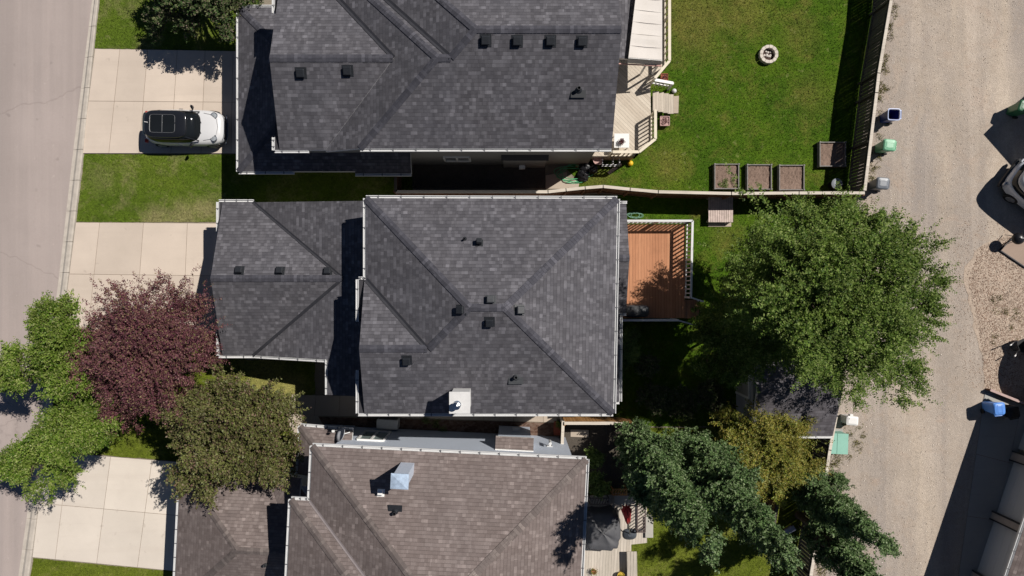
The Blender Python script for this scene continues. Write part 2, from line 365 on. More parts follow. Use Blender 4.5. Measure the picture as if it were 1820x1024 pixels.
L_BRONZE = leafmat('bronze leaves', [(.060,.028,.026),(.075,.080,.022),(.115,.130,.034),(.165,.175,.06),(.17,.10,.08)], .2)
L_ASPEN = leafmat('aspen leaves', [(.040,.080,.024),(.068,.122,.038),(.098,.165,.056),(.140,.205,.080),(.23,.28,.15)], .2, .45)
L_GOLD = leafmat('golden leaves', [(.095,.125,.016),(.145,.175,.024),(.20,.21,.034),(.28,.215,.045),(.24,.27,.08)], .2)
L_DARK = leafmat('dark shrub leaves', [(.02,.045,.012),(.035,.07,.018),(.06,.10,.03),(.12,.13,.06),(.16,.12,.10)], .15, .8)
L_CONIF = leafmat('bright shrub leaves', [(.07,.12,.02),(.11,.17,.035),(.15,.21,.05),(.2,.25,.08)], .15)
# ================================================================ the ground
def struct(name, mb, mat, **kw): return mb.build(name, mat, kind='structure', **kw)
def rough(pxs, amp=.05, step=.35, seed=1):
    r = random.Random(seed); out = []
    for (x0, y0), (x1, y1) in zip(pxs, pxs[1:]+pxs[:1]):
        n = max(1, int(math.hypot(x1-x0, y1-y0)*.028/step)); w_ = 0
        for i in range(min(n, 150)):
            t = i/min(n, 150); w_ = w_*.6+r.gauss(0, amp/.028*.6) if i else 0; out.append((x0+(x1-x0)*t+w_, y0+(y1-y0)*t+w_*.8))
    return out
def sheet(name, pxs, z, mat, thick=None):
    mb = MB(); pts = [g(x, y)[:2] for x, y in pxs]
    if thick: mb.prism(pts, z - thick, z)
    else: mb.face([(p[0], p[1], z) for p in (pts if sum(pts[i][0]*pts[(i+1)%len(pts)][1]-pts[(i+1)%len(pts)][0]*pts[i][1] for i in range(len(pts))) > 0 else pts[::-1])])
    return struct(name, mb, mat)
mb = MB(); mb.face([(-250,-250,0),(250,-250,0),(250,250,0),(-250,250,0)]); struct('ground', mb, M['dirt'])
# lawns of the whole block as one turf sheet, other surfaces lie on top
def RX(y): # right edge of the kerb in photo x for photo y
    ks = [(-900, 290), (0, 177), (270, 150), (525, 120), (890, 72), (1024, 54), (1900, -60)]
    for (y0, x0), (y1, x1) in zip(ks, ks[1:]):
        if y0 <= y <= y1: return x0 + (x1-x0)*(y-y0)/(y1-y0)
def LX(y):
    ks = [(-900, 284), (0, 164), (280, 129), (520, 102), (890, 52), (1024, 33), (1900, -80)]
    for (y0, x0), (y1, x1) in zip(ks, ks[1:]):
        if y0 <= y <= y1: return x0 + (x1-x0)*(y-y0)/(y1-y0)
ys = [-900, -400, 0, 280, 520, 890, 1024, 1400, 1900]
sheet('road', [(LX(y)+4, y) for y in ys] + [(-700, 1900), (-700, -900)], .008, M['asphalt'])
mb = MB(); y = -880.0
while y < 1840:            # rolled concrete kerb and gutter, cast in lengths
    y1 = y + 54.6; a0, a1, b0, b1 = g(LX(y), y), g(RX(y), y), g(LX(y1), y1-.7), g(RX(y1), y1-.7)
    prof = [(0, .015), (.30, .02), (.55, .10), (.85, .12), (1, .11), (1, 0), (0, 0)]
    mb.loft([[(a0.x+(a1.x-a0.x)*t, a0.y+(a1.y-a0.y)*t, z) for t, z in prof], [(b0.x+(b1.x-b0.x)*t, b0.y+(b1.y-b0.y)*t, z) for t, z in prof]])
    y = y1
struct('kerb', mb, M['kerb'])
def panels(name, corners, us, vs, z, mat, gap=.022):
    """concrete cast in panels: corners px TL,TR,BR,BL; us/vs = joint fractions"""
    TL, TR, BR, BL = [g(*c) for c in corners]; mb = MB()
    def P(u, v): return TL*(1-u)*(1-v) + TR*u*(1-v) + BR*u*v + BL*(1-u)*v
    lu = (TR-TL).length; lv = (BL-TL).length; us = [0]+us+[1]; vs = [0]+vs+[1]
    base = [P(0,0), P(1,0), P(1,1), P(0,1)]
    mb.prism([(p.x,p.y) for p in base], 0.0, z-.012, 1)
    for i in range(len(us)-1):
        for j in range(len(vs)-1):
            u0, u1 = us[i]+(gap/2/lu if i else 0), us[i+1]-(gap/2/lu if i < len(us)-2 else 0)
            v0, v1 = vs[j]+(gap/2/lv if j else 0), vs[j+1]-(gap/2/lv if j < len(vs)-2 else 0)
            mb.prism([(p.x,p.y) for p in (P(u0,v0),P(u1,v0),P(u1,v1),P(u0,v1))], z-.012, z, 0)
    return struct(name, mb, [mat, M['joint']])
panels('driveway', [(171,88),(462,93),(462,273),(148,273)], [.15,.32,.50,.67,.84], [.50], .085, M['conc'])
panels('driveway', [(137,396),(436,398),(436,592),(113,586)], [.14,.40,.66,.9], [.48], .085, M['conc'])
panels('driveway', [(83,802),(345,823),(318,1014),(60,989)], [.155,.44,.72], [.49], .085, M['conc_pale'])
panels('driveway', [(200,-340),(470,-330),(462,-160),(190,-160)], [.2,.5,.8], [.5], .085, M['conc'])
# paths, patios
panels('path', [(520,702),(648,704),(648,740),(515,738)], [.33,.66], [], .06, M['conc_path'])
sheet('path', [(512,738.5),(566,739),(600,806),(525,800)], .062, M['conc_path'], .06)
sheet('flower_bed', [(566.5,741),(1003,752),(1003,800),(602,800)], .03, M['mulch'])
panels('path', [(648.5,704),(1001,712),(1001,751),(648.5,740)], [.15,.3,.45,.6,.75,.9], [], .055, M['conc_path'])
sheet('path', [(1004,745),(1150,759),(1150,815),(1118,868),(1004,864)], .03, gravel('painted shade soil', (.06,.05,.04), (.10,.085,.07), (.2,.2,.2), False)); sheet('path', [(1014,763),(1046,764),(1046,777),(1014,776)], .06, M['conc_path'], .05)  # tree shade put into the sheet's colour; small slab stands for the sunlit spot
sheet('path', [(970,312),(1007,306),(1010,336),(970,336)], .055, M['conc_path'], .05)
sheet('path', [(1006.5,318),(1030,322),(1028,334),(1010.5,336)], .05, M['conc_path'], .05)
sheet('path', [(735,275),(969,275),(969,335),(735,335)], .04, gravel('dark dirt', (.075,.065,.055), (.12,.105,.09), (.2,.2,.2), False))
sheet('path', [(1184,173),(1206,171),(1205,202),(1183,202)], .07, M['conc_path'], .06)
sheet('path', [(1258,390),(1299,391),(1299,403),(1258,403)], .06, M['conc_path'], .05)
# alley
sheet('gravel_alley', [(1690,-900),(1700,-300),(1566,0),(1545,150),(1520,345),(1490,600),(1466,760),(1455,880),(1432,1030),(1310,1900),(2600,1900),(2600,-900)], .012, M['gravel'])
sheet('leaf_litter', rough([(1790,400),(1740,440),(1712,500),(1728,560),(1740,620),(1746,690),(1830,725),(1900,740),(1900,430)], .16, .3), .018, M['litter'])
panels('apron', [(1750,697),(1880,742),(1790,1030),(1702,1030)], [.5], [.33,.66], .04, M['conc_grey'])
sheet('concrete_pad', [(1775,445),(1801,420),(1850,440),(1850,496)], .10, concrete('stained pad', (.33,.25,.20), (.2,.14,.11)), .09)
mb = MB(); P4 = [g(1775,445), g(1801,420), g(1850,440), g(1850,496)]
for i in (0, 3): mb.beam(P4[i]+Vector((0,0,.06)), P4[(i+1)%4]+Vector((0,0,.06)), .05, .11)
tag(mb.build('pad_edging', M['valley'], label='dark timber edging round the brown pad at the right margin', cat='edging'))
# turf
TURF = {
 'a_back': ([(1055,-300),(1600,-300),(1566,0),(1545,150),(1520,338),(1300,345),(1166,342),(1066,331),(1012,337),(1030,322),(1006,300),(1055,270)], 'a'),
 'a_front': ([(RX(-150),-158),(462,-158),(462,92),(RX(86),86)], 'b'),
 'ab_side': ([(RX(274)+1,274.5),(470,274.5),(730,274.5),(734,338),(705,342),(705,372),(436,372),(436,395),(RX(395)+1,394.5)], 'b'),
 'b_back': ([(1050,347),(1520,346),(1490,600),(1466,760),(1105,757),(1003,757),(1050,700)], 'a'),
 'bc_front': ([(RX(588)+1,588),(436,594),(436,640),(560,640),(560,701),(519,701),(511,738),(524,801),(505,826),(345,822),(RX(801)+1,801)], 'c'),
 'c_back': ([(1086,760),(1465,760),(1454,880),(1432,1030),(1310,1900),(1030,1900),(1030,842),(1086,842)], 'c'),
 'c_front': ([(RX(992)+1,992),(317,1016),(300,1300),(RX(1300)+1,1300)], 'c')}
random.seed(4); rng = np.random.default_rng(4)
def inpoly(X, Y, poly):
    ins = np.zeros(len(X), bool); n = len(poly)
    for i in range(n):
        x0, y0 = poly[i]; x1, y1 = poly[(i+1) % n]
        c = ((y0 > Y) != (y1 > Y)) & (X < (x1-x0)*(Y-y0)/((y1-y0) if y1 != y0 else 1e-9)+x0); ins ^= c
    return ins
def np_mesh(name, V, nv, mat, parent=None, **kw):
    """V: (n, nv, 3) one polygon of nv corners each"""
    n = len(V); me = bpy.data.meshes.new(name)
    me.vertices.add(n*nv); me.vertices.foreach_set('co', V.astype(np.float32).ravel())
    me.loops.add(n*nv); me.loops.foreach_set('vertex_index', np.arange(n*nv, dtype=np.int32))
    me.polygons.add(n); me.polygons.foreach_set('loop_start', np.arange(0, n*nv, nv, dtype=np.int32))
    me.polygons.foreach_set('loop_total', np.full(n, nv, dtype=np.int32))
    me.update(calc_edges=True); me.materials.append(mat)
    o = bpy.data.objects.new(name, me); scene.collection.objects.link(o)
    if parent is not None: o.parent = parent
    return tag(o, **kw)
def tufts(poly, dens, hgt, rng, edge=0.0):
    P_ = np.array([tuple(g(*p)[:2]) for p in poly]); lo, hi = P_.min(0), P_.max(0)
    lo = np.maximum(lo, [-26.5, -15.5]); hi = np.minimum(hi, [26.5, 15.5])
    n = int((hi-lo).prod()*dens); X = rng.uniform(lo[0], hi[0], n); Y = rng.uniform(lo[1], hi[1], n)
    k = inpoly(X, Y, P_); X, Y = X[k]+rng.normal(0, edge, k.sum()), Y[k]+rng.normal(0, edge, k.sum()); n = len(X)
    th = rng.uniform(0, 2*np.pi, n); w_ = rng.uniform(.010, .022, n); h = hgt*rng.uniform(.5, 1.3, n); ln = rng.uniform(0, .9, n)*h
    b = np.stack([X, Y, np.full(n, .02)], 1); s = np.stack([np.cos(th)*w_, np.sin(th)*w_, np.zeros(n)], 1)
    ph = rng.uniform(0, 2*np.pi, n); t = b + np.stack([np.cos(ph)*ln, np.sin(ph)*ln, h], 1)
    return np.stack([b-s, b+s, t], 1)
LAWNLAB = {'a': 'short blades of vivid green back lawn grass', 'b': 'short blades of patchy dry front lawn grass', 'c': 'short blades of yellow green lawn grass'}
for k in 'abc':
    Vs = []
    for nm, (poly, kk) in TURF.items():
        if kk == k:
            sheet('lawn', rough(poly, .018, .12, 5), .02, M['grass_'+k]); Vs.append(tufts(poly, 330, .045, rng, .02))
    np_mesh('grass', np.concatenate(Vs), 3, M['tuft_'+k], label=LAWNLAB[k], cat='grass', kind='stuff')
# weeds along the alley fences
W = []
for x0, y0, x1, y1, n_, sp in ((1578,5,1560,150,34,12),(1556,150,1546,330,40,16),(1530,340,1540,420,10,16),(1482,810,1470,880,34,14),(1466,880,1452,1020,60,20),(1500,740,1520,800,14,14),(1770,500,1800,640,20,40)):
    for _ in range(n_):
        t = random.random(); c = g(x0+(x1-x0)*t+random.gauss(6, sp*.55), y0+(y1-y0)*t+random.gauss(0, 5))
        m_ = random.randint(10, 45); X = rng.normal(c.x, .09, m_); Y = rng.normal(c.y, .09, m_); th = rng.uniform(0, 6.28, m_); r_ = rng.uniform(.04, .13, m_)
        b = np.stack([X, Y, np.full(m_, .02)], 1); s = np.stack([np.cos(th), np.sin(th), 0*th], 1)*.014
        ph = rng.uniform(0, 6.28, m_); tp = b+np.stack([np.cos(ph)*r_, np.sin(ph)*r_, rng.uniform(.03, .12, m_)], 1)
        W.append(np.stack([b-s, b+s, tp], 1))
np_mesh('weeds', np.concatenate(W), 3, M['weed'], label='dry straggly weeds growing along the foot of the alley fence', cat='weeds', kind='stuff')
# loose stones and fallen leaves on the alley and the litter
def scatter(n, poly, size, rng):
    P_ = np.array([tuple(g(*p)[:2]) for p in poly]); lo, hi = P_.min(0), P_.max(0)
    X = rng.uniform(lo[0], hi[0], n); Y = rng.uniform(lo[1], hi[1], n); k = inpoly(X, Y, P_); X, Y = X[k], Y[k]; n = len(X)
    s = size*rng.uniform(.4, 1.5, n); th = rng.uniform(0, 6.28, n); out = []
    q = [np.stack([X+np.cos(th+a_)*s*f_, Y+np.sin(th+a_)*s*f_, .022+s*zz], 1) for a_, f_, zz in ((0,1,0),(1.57,.6,.5),(3.14,1,.35),(4.71,.6,.1))]
    return np.stack(q, 1)
np_mesh('stones', scatter(9000, [(1560,0),(1545,150),(1520,345),(1470,760),(1435,1024),(1640,1024),(1700,760),(1720,300),(1820,0)], .022, rng), 4, leafmat('pebbles', [(.2,.16,.13),(.42,.35,.29),(.55,.48,.41),(.72,.66,.58)], 0), label='loose pebbles scattered over the gravel alley', cat='stones', kind='stuff')
np_mesh('fallen_leaves', np.concatenate([scatter(12000, [(1740,440),(1720,500),(1735,560),(1744,620),(1750,690),(1830,725),(1830,430),(1790,420)], .028, rng), scatter(1600, [(1700,380),(1690,560),(1720,690),(1760,690),(1740,500),(1790,400)], .022, rng)]), 4, leafmat('dead leaves', [(.16,.10,.07),(.28,.18,.13),(.42,.31,.24),(.60,.50,.41)], .1), label='brown fallen leaves strewn at the right side of the alley', cat='leaves', kind='stuff')

# ================================================================ roofs and houses
def slab(mb, pts, t=.18, m=0, mside=1):
    """one roof slope: pts in 3D; top face with shingle UVs, thickness t below"""
    pts = [Vector(p) for p in pts]
    nrm = Vector((0, 0, 0))
    for i in range(len(pts)):
        p, q = pts[i], pts[(i+1) % len(pts)]; nrm += Vector(((p.y-q.y)*(p.z+q.z), (p.z-q.z)*(p.x+q.x), (p.x-q.x)*(p.y+q.y)))
    if nrm.z < 0: pts = pts[::-1]; nrm = -nrm
    nrm.normalize(); up = (Vector((0,0,1)) - nrm*nrm.z).normalized(); hz = up.cross(nrm).normalized()
    mb.face(pts, m, [(p.dot(hz)+200, p.dot(up)+200) for p in pts])
    lo = [p - Vector((0, 0, t)) for p in pts]; n = len(pts)
    mb.face(lo[::-1], mside)
    for i in range(n):
        j = (i+1) % n; mb.face([pts[i], lo[i], lo[j], pts[j]], mside)
def PZ(poly, fn): return [(x, y, fn(x, y)) for x, y in poly]
def cap(mb, p, q, drop, wd=.30, lift=.03, m=0):
    mb = mb.new() if hasattr(mb, 'new') else mb
    p = Vector(p); q = Vector(q); d = (q-p); L = d.length; d.normalize(); s = Vector((d.y, -d.x, 0)).normalized()*wd/2
    up = Vector((0, 0, lift)); dn = Vector((0, 0, lift - drop*wd/2))
    n = max(1, int(L/.14)); 
    for i in range(n):                       # overlapping cap shingles
        a_, b_ = p + d*(L*i/n), p + d*(L*(i+1)/n); e = Vector((0,0,.008))
        u0 = i*.6137; 
        for sg in (1, -1):
            pts = [a_+up, a_+s*sg+dn, b_+s*sg+dn+e, b_+up+e]
            if sg < 0: pts = pts[::-1]
            uv = [(u0*.31*3+.01, i*.145+.03), (u0*.31*3+.15, i*.145+.03), (u0*.31*3+.15, i*.145+.14), (u0*.31*3+.01, i*.145+.14)]
            mb.face(pts, m, uv if sg > 0 else uv[::-1])
def valley(mb, p, q, rise, wd=.19, m=0):
    mb = mb.new() if hasattr(mb, 'new') else mb
    p = Vector(p); q = Vector(q); d = (q-p).normalized(); s = Vector((d.y, -d.x, 0)).normalized()*wd/2
    up = Vector((0, 0, .022)); rz = Vector((0, 0, .022+rise*wd/2))
    for sg in (1, -1):
        pts = [p+up, p+s*sg+rz, q+s*sg+rz, q+up]
        mb.face(pts if sg > 0 else pts[::-1], m)
def gutter(mb, pts, out=(0, 0), wd=.085, ht=.10, step=1.05, z=None, tick=0.0):
    """open white eaves trough with dark hangers; pts = line of the outer roof edge, world coordinates"""
    mb = mb.new() if hasattr(mb, "new") else mb
    for p, q in zip(pts, pts[1:]):
        p = Vector(p); q = Vector(q); d = (q-p); L = d.length; d.normalize(); o = Vector((d.y, -d.x, 0)).normalized()*(wd/2+.01)
        lw = Vector((0,0,-.05)); 
        mb.beam(p+o+lw+Vector((0,0,-ht/2)), q+o+lw+Vector((0,0,-ht/2)), wd, .02, 0)
        mb.beam(p+o*1.9+lw+Vector((0,0,-.02)), q+o*1.9+lw+Vector((0,0,-.02)), .03, ht, 0)
        mb.beam(p+o*.15+lw+Vector((0,0,-.02)), q+o*.15+lw+Vector((0,0,-.02)), .02, ht, 0)
        n = max(1, int(L/step))
        for i in range(n+1):
            c = p + d*(L*(i+.45)/(n+1)) + lw + Vector((0,0,.035)); mb.beam(c, c+o*2, .035, .02, 1)
def walls(parent, poly, z0, z1, mat, name='wall', world=True):
    mb = MB(); mb.prism(poly, z0, z1); return mb.build(name, mat, parent, world=world)
def window(parent, p, q, z0, z1, out, world=True, name='window', pane=None):
    """p,q: plan points on the wall; out: outward normal"""
    p = Vector((*p, 0)); q = Vector((*q, 0)); o = Vector((*out, 0)).normalized(); d = (q-p).normalized(); mb = MB()
    A = lambda t, z, k: p+d*t+o*k+Vector((0,0,z)); L = (q-p).length; f = .08
    for a_, b_ in ((A(0,z0,.03),A(L,z0,.03)),(A(0,z1,.03),A(L,z1,.03))): mb.beam(a_, b_, .10, f, 0)
    for t in (0, L/2, L): mb.beam(A(t,z0+f/2,.03), A(t,z1-f/2,.03), f, .09, 0, up=tuple(o))
    wn = mb.build(name, M['trim'], parent, world=world)
    m2 = MB(); m2.face([A(.02,z0+.02,.012),A(L-.02,z0+.02,.012),A(L-.02,z1-.02,.012),A(.02,z1-.02,.012)])
    m2.build('pane', pane or M['glass'], wn, world=world); return wn
def box_vent(roof, c, nrm, size=.36, h=.17, mat='vent', world=True, name='roof_vent'):
    """low square attic vent lying on a slope: flange, hood, louvre skirt"""
    nrm = Vector(nrm).normalized(); up = (Vector((0,0,1))-nrm*nrm.z).normalized(); hz = up.cross(nrm); c = Vector(c); mb = MB()
    def P(u, v, w_): return c+hz*u+up*v+nrm*w_
    def blk(a0, a1, w0, w1, t=0.0):
        mb.poly([P(-a0,-a0,w0),P(a0,-a0,w0),P(a0,a0,w0),P(-a0,a0,w0),P(-a1,-a1+t,w1),P(a1,-a1+t,w1),P(a1,a1,w1),P(-a1,a1,w1)], [(3,2,1,0),(4,5,6,7),(0,1,5,4),(1,2,6,5),(2,3,7,6),(3,0,4,7)])
    s_ = size/2; blk(s_*1.35, s_*1.35, -.02, .012); blk(s_*.8, s_*.8, .012, h*.55); blk(s_, s_, h*.55, h*.8); blk(s_, s_*.82, h*.8, h)
    return mb.build(name, M[mat], roof, world=world, bevel=.008)
def pipe_vent(roof, c, r=.05, h=.35, mat='vent', name='vent_pipe', flange=True, world=True):
    mb = MB(); mb.lathe(c, [(r*2.6, c[2]-.06), (r*1.3, c[2]+.06), (r, c[2]+.08), (r, c[2]+h), (r*.75, c[2]+h), (r*.75, c[2]+h-.15)], 14)
    if flange: mb.poly([(c[0]-r*4,c[1]-r*4,c[2]-.02),(c[0]+r*4,c[1]-r*4,c[2]-.02),(c[0]+r*4,c[1]+r*4,c[2]+.012),(c[0]-r*4,c[1]+r*4,c[2]+.012)], [(0,1,2,3)])
    return mb.build(name, M[mat], roof, world=world)
RM = [M['shingle'], M['trim']]; GM = [M['white'], M['strap']]

# ---------------------------------------------------------------- the house at the top of the photo
A = thing('house', 'beige house with large charcoal gable and hip roof beside the lawn with the fire pit', 'house', (0, 10, 0))
K = .39
fS = lambda x, y: 6.1+K*(y-5.70); fW = lambda x, y: 6.1+K*(x+6.21); fN1 = lambda x, y: 7.38-K*(y-8.98)
fW2 = lambda x, y: 7.76+K*(x+1.41); fN = lambda x, y: 7.758-K*(y-9.95)
mb = MB()
slab(mb, PZ([(-6.21,5.70),(4.07,5.70),(4.22,9.95),(-1.41,9.95),(-2.38,8.98),(-2.93,8.98)], fS))
slab(mb, PZ([(-7.78,5.70),(-6.21,5.70),(-2.93,8.98),(-6.93,12.98),(-7.78,12.98)], fW))
slab(mb, PZ([(-2.93,8.98),(-2.38,8.98),(-5.98,12.58),(-6.53,12.58)], fN1))
slab(mb, PZ([(-2.38,8.98),(-1.41,9.95),(-5.6,14.14),(-6.6,13.2)], fW2))
slab(mb, PZ([(-1.41,9.95),(4.22,9.95),(4.07,14.2),(-5.66,14.2)], fN))
fGS = lambda x, y: 5.5+.35*(y-5.76); fGN = lambda x, y: 5.5+.35*(12.64-y)
slab(mb, PZ([(-9.70,5.76),(-7.78,5.76),(-4.73,9.20),(-9.70,9.20)], fGS)); slab(mb, PZ([(-9.70,9.20),(-4.73,9.20),(-7.78,12.64),(-9.70,12.64)], fGN))
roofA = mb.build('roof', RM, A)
mb = MM()
cap(mb, (-1.41,9.95,7.76), (4.2,9.95,7.76), K); cap(mb, (-2.93,8.98,7.38), (-2.38,8.98,7.38), K); cap(mb, (-9.7,9.2,6.70), (-4.75,9.2,6.70), .35)
cap(mb, (-6.21,5.70,6.1), (-2.93,8.98,7.38), K*.7); cap(mb, (-2.38,8.98,7.38), (-1.41,9.95,7.76), K*.7)
cap(mb, (-6.53,12.58,5.97), (-2.93,8.98,7.38), K*.7); cap(mb, (-5.6,14.14,6.13), (-1.41,9.95,7.76), K*.7)
mb.build('ridge_cap', M['cap'], roofA)
mb = MM(); valley(mb, (-7.78,12.64,5.5), (-4.73,9.2,6.70), .3); valley(mb, (-5.98,12.58,5.975), (-2.38,8.98,7.38), .28)
mb.build('valley_flashing', M['valley'], roofA)
mb = MM()
gutter(mb, [(-6.21,5.70,6.1),(4.07,5.70,6.1)][::1], step=.95); gutter(mb, [(-9.92,5.76,5.5),(-8.5,5.76,5.5)])
gutter(mb, [(-9.92,6.3,5.5),(-9.92,5.76,5.5)]); gutter(mb, [(-9.92,12.64,5.5),(-9.92,11.5,5.5)])
mb.build('gutter', GM, roofA); mb = MM()
for y0_, y1_ in ((5.76,6.9),(11.5,12.64)): mb.box(-9.92, -9.60, y0_, y1_, 5.30, 5.44)
mb.build('cornice_return', M['shingle'], roofA); mb = MM()
mb.build('gutter', GM, roofA)
for px, py, n_ in ((535,130,'g'),(618,126,'g'),(863,72,'m'),(919,73,'m'),(978,73,'m'),(1034,74,'m')):
    z = 6.4 if n_ == 'g' else 7.55
    for _ in range(6): p = g(px, py, z); z = (fGS if n_ == 'g' else fS)(p.x, p.y)
    box_vent(roofA, p, (0, -.36, 1), .34, .18)
z = 6.9
for _ in range(6): p = g(1028, 160, z); z = fS(p.x, p.y)
pipe_vent(roofA, p, .075, .30, 'vent')
mb = MB()
f1 = lambda x, y: 2.7+.35*(x+12.54); f2 = lambda x, y: 2.7+.35*(y-5.34); f3 = lambda x, y: 2.7+.35*(12.88-y)
slab(mb, PZ([(-12.54,5.34),(-9.3,8.58),(-9.3,9.64),(-12.54,12.88)], f1)); slab(mb, PZ([(-12.54,5.34),(-9.3,8.58),(-9.3,6.15),(-4.62,6.15),(-4.62,5.25),(-7.2,5.25),(-7.2,5.34)], f2))
slab(mb, PZ([(-12.54,12.88),(-9.3,9.64),(-9.3,12.88)], f3))
rl = mb.build('roof', RM, A); mb = MB()
slab(mb, [(3.7,10.38,3.45),(5.6,10.38,3.0),(5.6,16.5,3.0),(3.7,16.5,3.45)])
mb.build('roof', RM, A)
mb = MM(); cap(mb, (-12.54,5.34,2.7), (-9.3,8.58,3.83), .25); cap(mb, (-12.54,12.88,2.7), (-9.3,9.64,3.83), .25); mb.build('ridge_cap', M['cap'], rl)
mb = MM(); gutter(mb, [(-12.54,12.88,2.7),(-12.54,5.34,2.7)]); gutter(mb, [(-12.54,5.34,2.7),(-10.0,5.34,2.7)]); gutter(mb, [(-7.2,5.25,2.7),(-4.62,5.25,2.7)]); gutter(mb, [(-9.3,12.88,2.7),(-12.54,12.88,2.7)], step=.8)
mb.build('gutter', GM, rl)
walls(A, [(-12.05,5.9),(-12.05,12.4),(-9.3,12.4),(-9.3,5.9)], 0, 2.66, M['siding_beige'])
walls(A, [(-9.3,6.15),(-9.3,12.2),(3.75,12.2),(3.75,6.15)], 0, 5.55, M['siding_beige'])
walls(A, [(-5.6,6.151),(-5.6,13.8),(3.748,13.8),(3.748,6.151)], 5.551, 6.02, M['siding_beige'])
mb = MB(); mb.poly([(3.72,5.9,6.0),(3.72,14.0,6.0),(3.72,9.95,7.55),(3.60,5.9,6.0),(3.60,14.0,6.0),(3.60,9.95,7.55)], [(0,1,2),(5,4,3),(0,2,5,3),(2,1,4,5)]); mb.build('gable_wall', M['siding_beige'], A); mb = MB()
mb.poly([(-9.28,5.9,5.4),(-9.28,12.5,5.4),(-9.28,9.2,6.5),(-9.16,5.9,5.4),(-9.16,12.5,5.4),(-9.16,9.2,6.5)], [(2,1,0),(3,4,5),(3,5,2,0),(5,4,1,2)])
mb.build('gable_wall', M['siding_beige'], A)
walls(A, [(-.42,5.99),(-.42,6.14),(1.62,6.14),(1.62,5.99)], 0, 2.2, M['siding_beige'], 'bay_wall')
mb = MB(); mb.poly([(-.5,5.93,2.2),(1.7,5.93,2.2),(1.7,6.15,2.32),(-.5,6.15,2.32),(-.5,5.93,2.26),(1.7,5.93,2.26),(1.7,6.15,2.5),(-.5,6.15,2.5)], [(3,2,1,0),(4,5,6,7),(0,1,5,4),(1,2,6,5),(2,3,7,6),(3,0,4,7)]); mb.build('bay_roof', M['shingle'], A)
mb = MB(); mb.box(.34,.64,5.80,5.99,.55,.75); mb.build('exhaust_hood', M['trim'], A, bevel=.02)
window(A, (-3.2,6.15), (-2.0,6.15), 1.1, 2.1, (0,-1)); window(A, (2.6,6.15), (3.4,6.15), 3.8, 4.8, (0,-1)); window(A, (3.75,7.0), (3.75,8.6), 3.6, 4.9, (1,0)); window(A, (3.75,11.6), (3.75,13.0), 3.6, 4.9, (1,0))
window(A, (-9.3,8.0), (-9.3,10.2), 4.1, 5.2, (-1,0))
def door(parent, p, q, z0, z1, out, mat, name='door', world=True):
    p = Vector((*p, 0)); q = Vector((*q, 0)); o = Vector((*out, 0)).normalized(); L = (q-p).length; d = (q-p).normalized(); mb = MB()
    for a_, b_ in ((p-d*.06, p+d*.04), (q-d*.04, q+d*.06)): mb.beam((a_+b_)/2+o*.03+Vector((0,0,z0)), (a_+b_)/2+o*.03+Vector((0,0,z1)), .1, .08, 1, up=tuple(o))
    mb.beam(p+o*.03+Vector((0,0,z1)), q+o*.03+Vector((0,0,z1)), .08, .1, 1)
    n_ = 4
    for i in range(n_):
        za, zb = z0+(z1-z0)*i/n_+.012, z0+(z1-z0)*(i+1)/n_-.012
        mb.beam(p+o*.008+Vector((0,0,(za+zb)/2)), q+o*.008+Vector((0,0,(za+zb)/2)), .03, zb-za, 0)
    return mb.build(name, [mat, M['trim']], parent, world=world)
door(A, (-12.05,6.6), (-12.05,11.6), .1, 2.3, (-1,0), M['garage_door'], 'garage_door')
door(A, (3.75,9.3), (3.75,11.0), .95, 3.0, (1,0), M['glass'], 'patio_door')

# ---------------------------------------------------------------- the middle house
B = thing('house', 'house with large charcoal hip roof and white chimney box in the middle of the photo', 'house', (-1, 0, 0))
NW, NE, SE, SW = (-6.0,3.69,6), (4.32,3.66,6), (4.155,-5.15,6), (-6.0,-5.15,6); R1, R2 = (-1.65,-.76,7.55), (-.27,-.76,7.55)
mb = MB()
slab(mb, [NW,NE,R2,R1]); slab(mb, [NE,SE,R2]); slab(mb, [SE,SW,R1,R2]); slab(mb, [SW,NW,R1])
kb = 1.55/4.39; zr = 6+kb*2.75
slab(mb, [(-6.05,-5.153,6.004),(-5.9,-5.153,6.004),(-3.36,-2.40,zr+.004),(-6.05,-2.40,zr+.004)]); slab(mb, [(-6.05,.35,6.002),(-6.05,-2.40,zr+.004),(-3.36,-2.40,zr+.004),(-5.98,.35,6.002)])
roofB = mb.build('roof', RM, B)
mb = MM()
for p, q, k in ((NW,R1,.25),(NE,R2,.25),(SE,R2,.25),((-3.3,-2.42,zr),R1,.25),(R1,R2,kb),((-6.05,-2.4,zr),(-3.36,-2.4,zr),kb)): cap(mb, p, q, k)
mb.build('ridge_cap', M['cap'], roofB)
mb = MM(); valley(mb, (-5.98,.35,6.0), (-3.36,-2.40,zr), .25); mb.build('valley_flashing', M['valley'], roofB)
mb = MM()
gutter(mb, [NE,NW], step=1.0); gutter(mb, [SE,NE]); gutter(mb, [(-6.32,-5.15,6),SE], step=.95); gutter(mb, [NW,(-6.0,.35,6)])
gutter(mb, [(-6.30,.35,6),(-6.30,-1.38,6)]); gutter(mb, [(-6.30,-3.38,6),(-6.30,-5.15,6)]); gutter(mb, [(-6.02,.35,6),(-6.30,.35,6)])
mb.build('gutter', GM, roofB); mb = MM(); mb.box(-6.30,-5.9,-1.38,.35,5.80,5.93); mb.box(-6.30,-5.9,-5.15,-3.38,5.80,5.93)
mb.build('cornice_return', M['shingle'], roofB)
fN_ = lambda x, y: 6+kb*(3.68-y); fS_ = lambda x, y: 6+kb*(y+5.15); fE_ = lambda x, y: 6+.35*(4.25-x); fW_ = lambda x, y: 6+.356*(x+6)
def onroof(px, py, fn, z=6.8, T=None):
    for _ in range(8):
        p = g(px, py, z); z = fn(p.x, p.y)
    return g(px, py, z)
